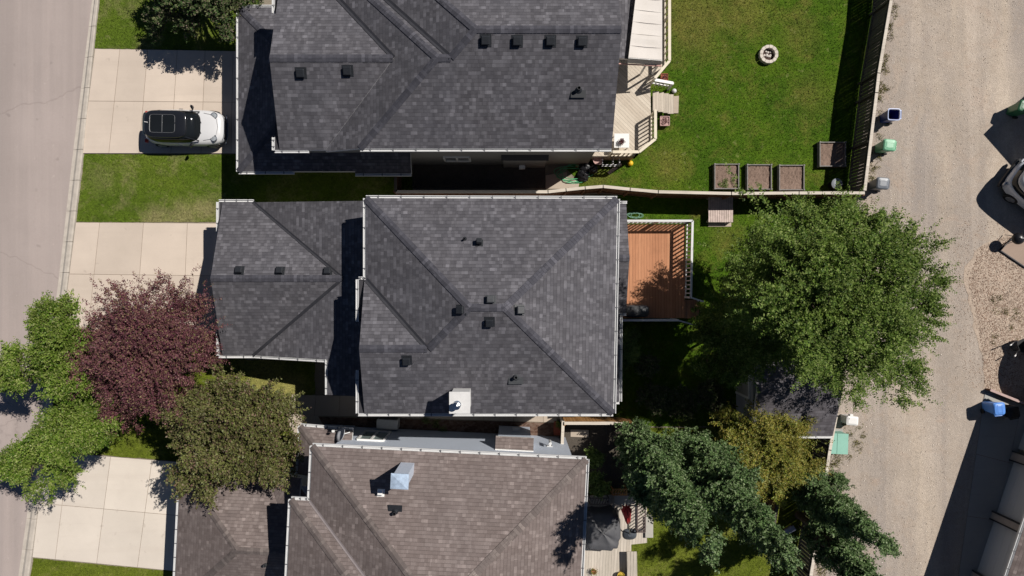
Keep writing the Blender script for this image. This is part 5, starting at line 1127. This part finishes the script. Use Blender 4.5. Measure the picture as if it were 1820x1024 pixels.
mb = MB(); mb.loft([srect(-1.60,0,.12,.52,3,24,1.29), srect(-1.57,0,.13,.54,3,24,1.35)]); mb.build('spoiler', bp, rf, world=False, smooth=True)
for s_ in (-1, 1):
    mb = MB(); c = (1.50, s_*.545); z = hz(*c)+.02
    mb.lathe(c, [(.165,z-.05),(.165,z+.02),(.135,z+.028),(.13,z+.015)], 26, cap0=False, cap1=False); h = mb.build('headlight', M['metal'], o, world=False)
    mb = MB(); mb.lathe(c, [(.13,z+.012),(.07,z+.03),(.001,z+.036)], 24, cap0=False); mb.build('lens', simple('headlight lens', (.30,.32,.34), .1, .3, 20, spec=1), h, world=False, smooth=True)
    mb = MB(); mb.loft([[(.47,s_*.78,.93),(.53,s_*.78,.93),(.53,s_*.80,.99),(.47,s_*.80,.99)], [(.40,s_*.93,.92),(.56,s_*.93,.92),(.55,s_*.93,1.07),(.42,s_*.93,1.07)], [(.42,s_*1.02,.94),(.52,s_*1.01,.94),(.51,s_*1.01,1.05),(.43,s_*1.02,1.05)]]); mb.build('mirror', bp, o, world=False, bevel=.015)
    mb = MB(); mb.box(-.25,-.05,s_*.862,s_*.885,.74,.77); mb.build('door_handle', M['metal'], o, world=False)
    mb = MB(); mb.beam((.93,s_*.25-.1,.955), (.80,s_*.25+.28,1.03), .022, .02); mb.build('wiper', M['black'], o, world=False)
    mb = MB(); mb.beam((.36,s_*.60,1.35),(.84,s_*.70,.95),.05,.03); mb.build('windscreen_pillar', bp, o, world=False)
    mb = MB(); mb.box(-1.90,-1.80,s_*.60,s_*.76,.55,.75); mb.build('tail_light', simple('tail red', (.35,.02,.02), .3), o, world=False, bevel=.02)
mb = MB(); mb.tube([(x_, y_, hz(x_, y_)+.052) for x_, y_ in ((1.02,-.66),(1.35,-.60),(1.62,-.40),(1.70,0),(1.62,.40),(1.35,.60),(1.02,.66))], .007, 4); mb.build('bonnet_seam', M['vent_grey'], o, world=False)
mb = MB(); mb.loft([srect(1.86,0,.07,.52,4,24,.30), srect(1.885,0,.055,.50,4,24,.60)]); mb.build('grille', M['black'], o, world=False)
mb = MB(); mb.tube([(1.84,-.58,.66),(1.915,-.3,.67),(1.925,0,.67),(1.915,.3,.67),(1.84,.58,.66)], .014, 6); mb.tube([(1.86,-.7,.30),(1.94,-.3,.30),(1.95,0,.30),(1.94,.3,.30),(1.86,.7,.30)], .03, 6); mb.build('bumper_trim', M['metal'], o, world=False)
wheelset(o, (-1.25, 1.24), .86, .31)
# silver van at the right edge
v_ = thing('parked_van', 'silver van with white roof parked at the right edge, only its rounded corner in view', 'van', (26.32, 4.22, 0), math.atan2(-.6,.8))
sp = paint('silver paint', (.60,.64,.70), .35, .0)
mb = MB(); mb.loft([srect(0,0,2.33,.90,4.4,NN,.25), srect(0,0,2.40,.95,4.4,NN,.40)], cap1=False); mb.build('sill', clad, v_, world=False, smooth=True)
mb = MB(); mb.loft([srect(0,0,2.38,.94,4.4,NN,.39), srect(0,0,2.42,.97,4.4,NN,.75), srect(0,0,2.38,.95,4.2,NN,1.02), srect(0,0,2.27,.88,4,NN,1.08), srect(0,0,1.8,.6,3.6,NN,1.12)], cap0=False); mb.build('body', sp, v_, world=False, smooth=True)
mb = MB(); mb.loft([srect(0,0,2.37,.94,4.4,NN,1.05), srect(0,0,2.36,.93,4.4,NN,1.30), srect(0,0,2.34,.915,4.4,NN,1.42)], cap0=False); mb.build('windows', gl_, v_, world=False, smooth=True)
mb = MB(); mb.loft([srect(0,0,2.34,.915,4.4,NN,1.41), srect(0,0,2.31,.89,4.4,NN,1.60), srect(0,0,2.20,.80,4.2,NN,1.72), srect(0,0,2.0,.66,4,NN,1.77), srect(0,0,1.4,.4,4,NN,1.79)], cap0=False); r_ = mb.build('roof', wp, v_, world=False, smooth=True)
for s_ in (-1, 1):
    mb = MB(); mb.tube([(-1.9,s_*.66,1.74),(-1.7,s_*.66,1.80),(1.2,s_*.66,1.80),(1.4,s_*.66,1.74)], .02, 6); mb.build('roof_rail', M['black'], r_, world=False)
    mb = MB(); mb.box(-2.42,-2.33,s_*.60,s_*.80,.66,.82); mb.build('headlight', simple('head lens', (.4,.42,.45), .15), v_, world=False, bevel=.03)
    mb = MB(); mb.loft([[(1.15,s_*.86,1.08),(1.25,s_*.86,1.08),(1.25,s_*.86,1.16),(1.15,s_*.86,1.16)], [(1.10,s_*1.12,1.04),(1.28,s_*1.10,1.04),(1.28,s_*1.10,1.24),(1.12,s_*1.12,1.24)]]); mb.build('mirror', M['black'], v_, world=False, bevel=.015)
mb = MB(); mb.loft([srect(-2.38,0,.09,.84,4,28,.38), srect(-2.40,0,.09,.84,4,28,.58)]); mb.build('bumper', clad, v_, world=False, smooth=True)
wheelset(v_, (-1.5, 1.5), .96, .35)

# ================================================================ trees
def cnoise(P, seed, f):
    r = np.random.default_rng(seed); s = np.zeros(len(P))
    for k in range(5):
        w = r.normal(size=3)*f; s += np.sin(P@w + r.uniform(0, 6.28))
    return s/5**.5
def tree(name, label, base, lobes, mat, ntw, L, seed, per=12, tl=.45, tr=.14, trunkh=None, cull=.0, asp=.32, sub=7, droop=.1, group=None, outw=1.0, catg='tree', subr=.42, shell=.45, up=.35, csp=.74, aniso=0):
    """lobes: (px, py, z, r_px, rz_m [, ry_px]) ellipsoids of foliage at their real height"""
    rg_ = np.random.default_rng(seed); o = thing(name, label, catg, (base[0], base[1], 0), 0, group); Ls = []
    for l_ in lobes:
        c = g(l_[0], l_[1], l_[2]); s = (H-l_[2])/F; Ls.append((np.array(c), np.array([l_[3]*s, (l_[5] if len(l_) > 5 else l_[3])*s, l_[4]])))
    vol = np.array([r.prod()**.72 for c, r in Ls]); vol /= vol.sum(); S = []
    for (c, r), v in zip(Ls, vol):     # sub clumps inside each lobe give light and dark masses
        k = max(3, int(round(sub*len(Ls)*v)))
        dd = rg_.normal(size=(k,3)); dd /= np.linalg.norm(dd, axis=1, keepdims=True); dd[:,2] = np.where(dd[:,2] < -.3, -dd[:,2], dd[:,2])
        for q in dd: S.append((c+q*r*rg_.uniform(.45,csp), r*subr*rg_.uniform(.75,1.25), c))
        S.append((c-np.array([0,0,r[2]*(0 if csp < .8 else .45)]), r*(.66 if csp < .8 else .45), c))
    w = np.array([r.prod()**.7 for _, r, _ in S]); w /= w.sum(); idx = rg_.choice(len(S), ntw, p=w)
    C_ = np.array([S[i][0] for i in idx]); R_ = np.array([S[i][1] for i in idx]); LC = np.array([S[i][2] for i in idx])
    d = rg_.normal(size=(ntw,3)); d /= np.linalg.norm(d, axis=1, keepdims=True); d[:,2] = np.where((d[:,2] < -.2)&(rg_.random(ntw) < .6), -d[:,2], d[:,2])
    rad = rg_.uniform(0, 1, (ntw,1))**shell; P = C_ + d*R_*rad*(1+.14*cnoise(d*2, seed, 2.0))[:,None]
    if aniso:                                   # sprays reach outwards along the limbs
        e_ = C_-np.array([base[0], base[1], 0]); e_[:,2] = rg_.uniform(-.2, .5, ntw)*np.linalg.norm(e_[:,:2], axis=1); e_ /= np.linalg.norm(e_, axis=1, keepdims=True)+1e-6
        jit = np.random.default_rng(seed+5).normal(size=(len(S),2))*.45; e_[:,:2] += jit[idx]; pr = ((P-C_)*e_).sum(1, keepdims=True)*e_; P = C_ + (P-C_-pr)*.62 + pr*(1+aniso)
    else: e_ = np.zeros_like(P)
    keep = cnoise(P, seed+1, 1.6) > (-1.7+cull*1.4); P, d, LC, e_ = P[keep], d[keep], LC[keep], e_[keep]; P[:,2] = np.maximum(P[:,2], .35); n = len(P)
    out = (P-LC); out /= np.linalg.norm(out, axis=1, keepdims=True)+1e-6
    T = out*outw + d*.5 + rg_.normal(size=(n,3))*.35; T += e_*aniso; T[:,2] += up; T /= np.linalg.norm(T, axis=1, keepdims=True); ln = tl*rg_.uniform(.5, 1.4, n)
    t = np.linspace(.05, 1, per); 
    Q = P[:,None,:] + T[:,None,:]*(t[None,:,None]*ln[:,None,None]); Q[:,:,2] -= droop*(t[None,:]**2)*ln[:,None]
    sd = np.cross(T, [0,0,1.0]); sd /= np.linalg.norm(sd, axis=1, keepdims=True)+1e-6
    alt = np.where(np.arange(per) % 2 == 0, 1, -1)[None,:,None]; D_ = T[:,None,:]*.55 + sd[:,None,:]*alt*.85 + rg_.normal(size=(n,per,3))*.38
    D_ /= np.linalg.norm(D_, axis=2, keepdims=True); nrm = rg_.normal(size=(n,per,3))*.55 + np.array([0,0,1.0]); s = np.cross(D_, nrm); s /= np.linalg.norm(s, axis=2, keepdims=True)+1e-6
    l_ = L*rg_.uniform(.6, 1.35, (n,per,1))*(1-.35*t[None,:,None]**3)
    V = np.stack([Q, Q+D_*l_*.5+s*l_*asp, Q+D_*l_, Q+D_*l_*.5-s*l_*asp], 2).reshape(-1,4,3); V -= np.array([base[0], base[1], 0])
    np_mesh('crown', V, 4, mat, o)
    # trunk, limbs to the clumps, visible twigs
    mb = MB(); top = np.array([np.average([c[k] for c, r in Ls], weights=vol) for k in range(3)]); th = trunkh or max(.8, top[2]*.4)
    b0 = Vector((base[0], base[1], 0)); fork = Vector((base[0]+(top[0]-base[0])*.25, base[1]+(top[1]-base[1])*.25, th))
    mb.tube([b0, b0.lerp(fork, .12), b0.lerp(fork, .6), fork], [tr*1.5, tr*1.1, tr, tr*.85], 12)
    mb.build('trunk', M['trunk'], o)
    mb = MB()
    for (c, r, lc) in [s_ for s_ in S][:90]:
        c = Vector(c); m1 = fork.lerp(Vector(lc), .6)+Vector(rg_.normal(size=3)*.12); mb.tube([fork, m1, c], [tr*.6, tr*.3, tr*.12], 6)
        for _ in range(3):
            q = rg_.normal(size=3); q /= np.linalg.norm(q); mb.tube([c, c+Vector(q*r*.9)], [tr*.12, tr*.04], 4)
    mb.build('branches', M['trunk'], o); return o
tree('elm_tree', 'huge spreading dark green tree overhanging the alley fence and the shed', tuple(g(1392,528)[:2]),
     [(1450,520,8.6,115,2.2),(1375,465,5.2,66,1.4),(1420,415,5.0,54,1.3),(1500,425,6.8,64,1.5),(1575,442,6.0,50,1.2),(1632,440,4.3,30,.6,18),(1612,500,4.8,54,1.1),(1640,525,4.2,28,.5,16),(1600,560,6.4,62,1.2),(1625,600,4.4,40,.8,26),(1545,590,7.4,70,1.6),(1575,655,4.2,60,.9),(1602,700,3.6,34,.6,28),(1500,650,4.8,52,.9),(1508,702,3.7,26,.4),(1440,620,6.4,64,1.4),(1385,590,5.0,72,1.4),(1335,520,4.5,62,1.2),(1335,590,4.6,52,1.2),(1345,640,4.4,40,1.0),(1370,540,6.5,60,1.2),(1375,600,6.0,55,1.2),(1345,440,4.5,34,.8),(1530,490,9.0,78,1.4),(1440,590,8.2,60,1.3),(1300,560,3.6,38,.9),(1662,434,4.0,18,.3,8),(1330,470,5.2,46,1.0),(1300,505,4.6,30,.8),(1385,430,5.4,44,1.0)],
     L_ELM, 11500, .112, 21, per=17, tl=.62, tr=.26, asp=.26, sub=13, cull=.22, shell=.6, subr=.27, outw=.5, droop=.15, csp=.88, aniso=.65)
tree('low_tree', 'low green bushy tree between the orange deck and the huge tree', tuple(g(1262,600)[:2]), [(1265,590,3.2,38,1.0,34),(1305,600,3.6,40,1.0),(1250,560,2.4,22,.5),(1300,650,3.6,36,.9),(1255,640,2.8,30,.8)], L_ELM, 900, .13, 22, tl=.35, tr=.07, cull=.1, asp=.26)
tree('ash_tree', 'light green tree overhanging the kerb, upper of the two pale green ones', tuple(g(165,655)[:2]),
     [(105,600,4.3,52,1.0,62),(60,645,4.0,44,.8,50),(30,672,3.6,32,.6,34),(120,680,4.2,44,.9,34),(110,550,3.9,26,.6,22),(150,600,3.9,22,.7)], L_LIME, 3800, .11, 31, per=12, tl=.42, tr=.10, asp=.30, cull=.28, sub=10, subr=.29, csp=.85, outw=.6, aniso=.7)
tree('ash_tree', 'light green tree over the kerb and driveway corner, lower of the pale green pair', tuple(g(172,738)[:2]),
     [(120,775,4.2,64,1.0,44),(60,815,4.0,50,.8,44),(100,835,3.8,46,.7,34),(160,765,4.0,38,.8,42),(25,825,3.7,28,.5,26),(170,730,3.6,26,.7)], L_LIME, 3800, .11, 32, per=12, tl=.42, tr=.10, asp=.30, cull=.28, sub=10, subr=.29, csp=.85, outw=.6, aniso=.7)
tree('maple_tree', 'round dark red leaved tree between the driveway and the pale green trees', tuple(g(300,625)[:2]),
     [(262,622,4.6,92,1.5,84),(210,585,3.9,50,1.0),(315,570,4.0,56,1.1),(345,625,3.8,40,.9,54),(185,640,3.9,50,1.0),(215,700,3.9,48,1.0,42),(290,690,4.2,70,1.1,40),(230,540,3.5,44,.7,26),(290,530,3.5,40,.7,28),(220,738,3.5,26,.6,20),(335,560,3.4,36,.7,38),(200,512,3.3,9,.3),(242,503,3.3,8,.3),(292,500,3.3,8,.4),(318,522,3.3,12,.3),(215,525,3.3,14,.3),(372,590,3.0,12,.3)], L_RED, 6000, .10, 41, per=14, tl=.5, tr=.13, asp=.26, cull=.22, subr=.27, outw=.6, sub=12, csp=.85, aniso=.7)
tree('cherry_tree', 'bronze and olive leaved tree overhanging the garage roof at the lower left', tuple(g(440,750)[:2]),
     [(405,765,4.6,90,1.4,76),(340,745,4.0,52,1.0,50),(330,800,3.9,42,.9,44),(365,840,3.9,50,.9,42),(450,800,4.4,66,1.1,52),(455,730,4.0,58,1.0,46),(400,700,3.9,50,.9,34),(500,780,3.8,32,.8,60),(480,840,3.9,32,.7,22),(365,870,3.7,30,.5,16),(505,720,3.5,26,.6,30)], L_BRONZE, 5600, .112, 51, per=12, tl=.40, tr=.14, asp=.33, cull=.22, subr=.28, outw=.6, sub=12, csp=.85, aniso=.6)
tree('bushy_tree', 'dark bushy tree at the top edge above the upper driveway', tuple(g(372,-18)[:2]),
     [(350,-12,3.0,58,1.0,40),(300,10,2.4,26,.6,30),(400,20,2.6,40,.8,34),(330,40,2.3,36,.6,22),(410,50,2.3,22,.5,26),(450,-8,2.6,36,.7,20),(280,40,1.4,20,.5,34),(330,-60,3.0,70,1.0,50)], L_DARK, 2300, .13, 61, per=11, tl=.35, tr=.11, asp=.3, cull=.25)
tree('golden_tree', 'yellow and ochre leaved tree beside the shed and mint cabinet', tuple(g(1352,775)[:2]),
     [(1365,800,3.0,72,1.2,66),(1320,775,2.6,38,.9,34),(1400,770,2.6,42,.9,36),(1415,830,2.6,42,.9,46),(1360,855,2.6,44,.9,34),(1345,740,2.2,40,.8,26),(1395,868,2.4,30,.7,20),(1300,745,2.0,30,.6,24),(1290,800,2.2,24,.7,40)], L_GOLD, 3400, .10, 71, per=13, tl=.42, tr=.09, asp=.24, cull=.2, sub=12, subr=.28, csp=.85, aniso=.5)
def columnar(label, bpx, tpx, h, rpx, seed, n=3000, w_=1.0, **k):
    """narrow upright tree: lobes stacked from base to leaning-outward top as the lens sees them"""
    b = g(*bpx); t = g(tpx[0], tpx[1], h); L_ = []
    m_ = 14
    for i in range(m_):
        f = (i+.3)/m_; z = 1.5+(h-2.2)*f; c = b.lerp(Vector((t.x,t.y,0)), f); s = (H-z)/F
        prof = (.75+.35*math.sin(math.pi*min(1, f*1.25+.12)))*(1 if f < .75 else 1-(f-.75)*1.6)
        wob = .25*math.sin(i*2.1+seed), .25*math.cos(i*1.7+seed)
        L_.append((910+(c.x+wob[0])/s, 512-(c.y+wob[1])/s, z, rpx*.0224*prof*w_/s, (h/m_)*.95))
    return tree('columnar_aspen', label, (b.x, b.y), L_, L_ASPEN, n, .10, seed, per=14, tl=.45, tr=.16, asp=.34, sub=8, trunkh=2.0, cull=.2, up=2.0, outw=.7, droop=.0, subr=.32, group='tall columnar trees behind the brown roofed house', **k)
columnar('tall columnar dark green tree nearest the grey deck', (1118,772), (1262,978), 13.2, 50, 81, 5600)
columnar('tall columnar dark green tree beside the golden tree, leaning over the lower lawn', (1206,778), (1400,1002), 13.2, 49, 82, 5400)
columnar('columnar dark green tree overhanging the alley at the bottom right', (1398,850), (1596,978), 10.2, 26, 83, 2900)
columnar('columnar dark green tree at the bottom edge beside the alley fence', (1420,915), (1580,1068), 9.8, 30, 84, 2900)
tree('climbing_shrub', 'small green shrub spilling over the alley fence below the golden tree', tuple(g(1462,858)[:2]), [(1480,852,1.7,22,.4,14),(1452,848,1.8,18,.4,14),(1500,862,1.4,14,.3,10)], L_ASPEN, 260, .10, 91, tl=.22, tr=.04, cull=0, catg='shrub')
tree('round_shrub', 'bright green rounded shrub against the east wall of the middle house', tuple(g(1108,618)[:2]), [(1112,620,1.3,24,.8,38),(1118,600,1.1,16,.6,18)], L_CONIF, 620, .07, 92, tl=.2, tr=.05, cull=0, asp=.2, catg='shrub')
for i, (x_, y_, r_) in enumerate(((1160,705,26),(1205,712,30),(1255,700,24),(1300,640,20),(1275,730,26),(1150,650,18))):
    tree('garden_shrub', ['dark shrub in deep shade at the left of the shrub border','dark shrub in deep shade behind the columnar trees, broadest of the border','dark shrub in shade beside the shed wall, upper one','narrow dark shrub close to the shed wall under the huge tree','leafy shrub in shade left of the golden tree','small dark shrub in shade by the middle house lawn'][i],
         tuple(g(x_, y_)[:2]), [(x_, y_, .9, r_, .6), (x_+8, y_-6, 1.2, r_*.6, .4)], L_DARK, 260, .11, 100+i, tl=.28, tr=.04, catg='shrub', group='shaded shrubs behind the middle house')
for i, (x_, y_, r_) in enumerate(((1062,860,22),(1055,812,16))):
    tree('garden_shrub', ['olive shrub in shade beside the eaves of the brown roofed house, lower one','olive shrub in shade beside the eaves of the brown roofed house, upper one'][i], tuple(g(x_, y_)[:2]), [(x_, y_, 1.0, r_, .6)], L_CONIF, 240, .09, 120+i, tl=.24, tr=.04, catg='shrub')
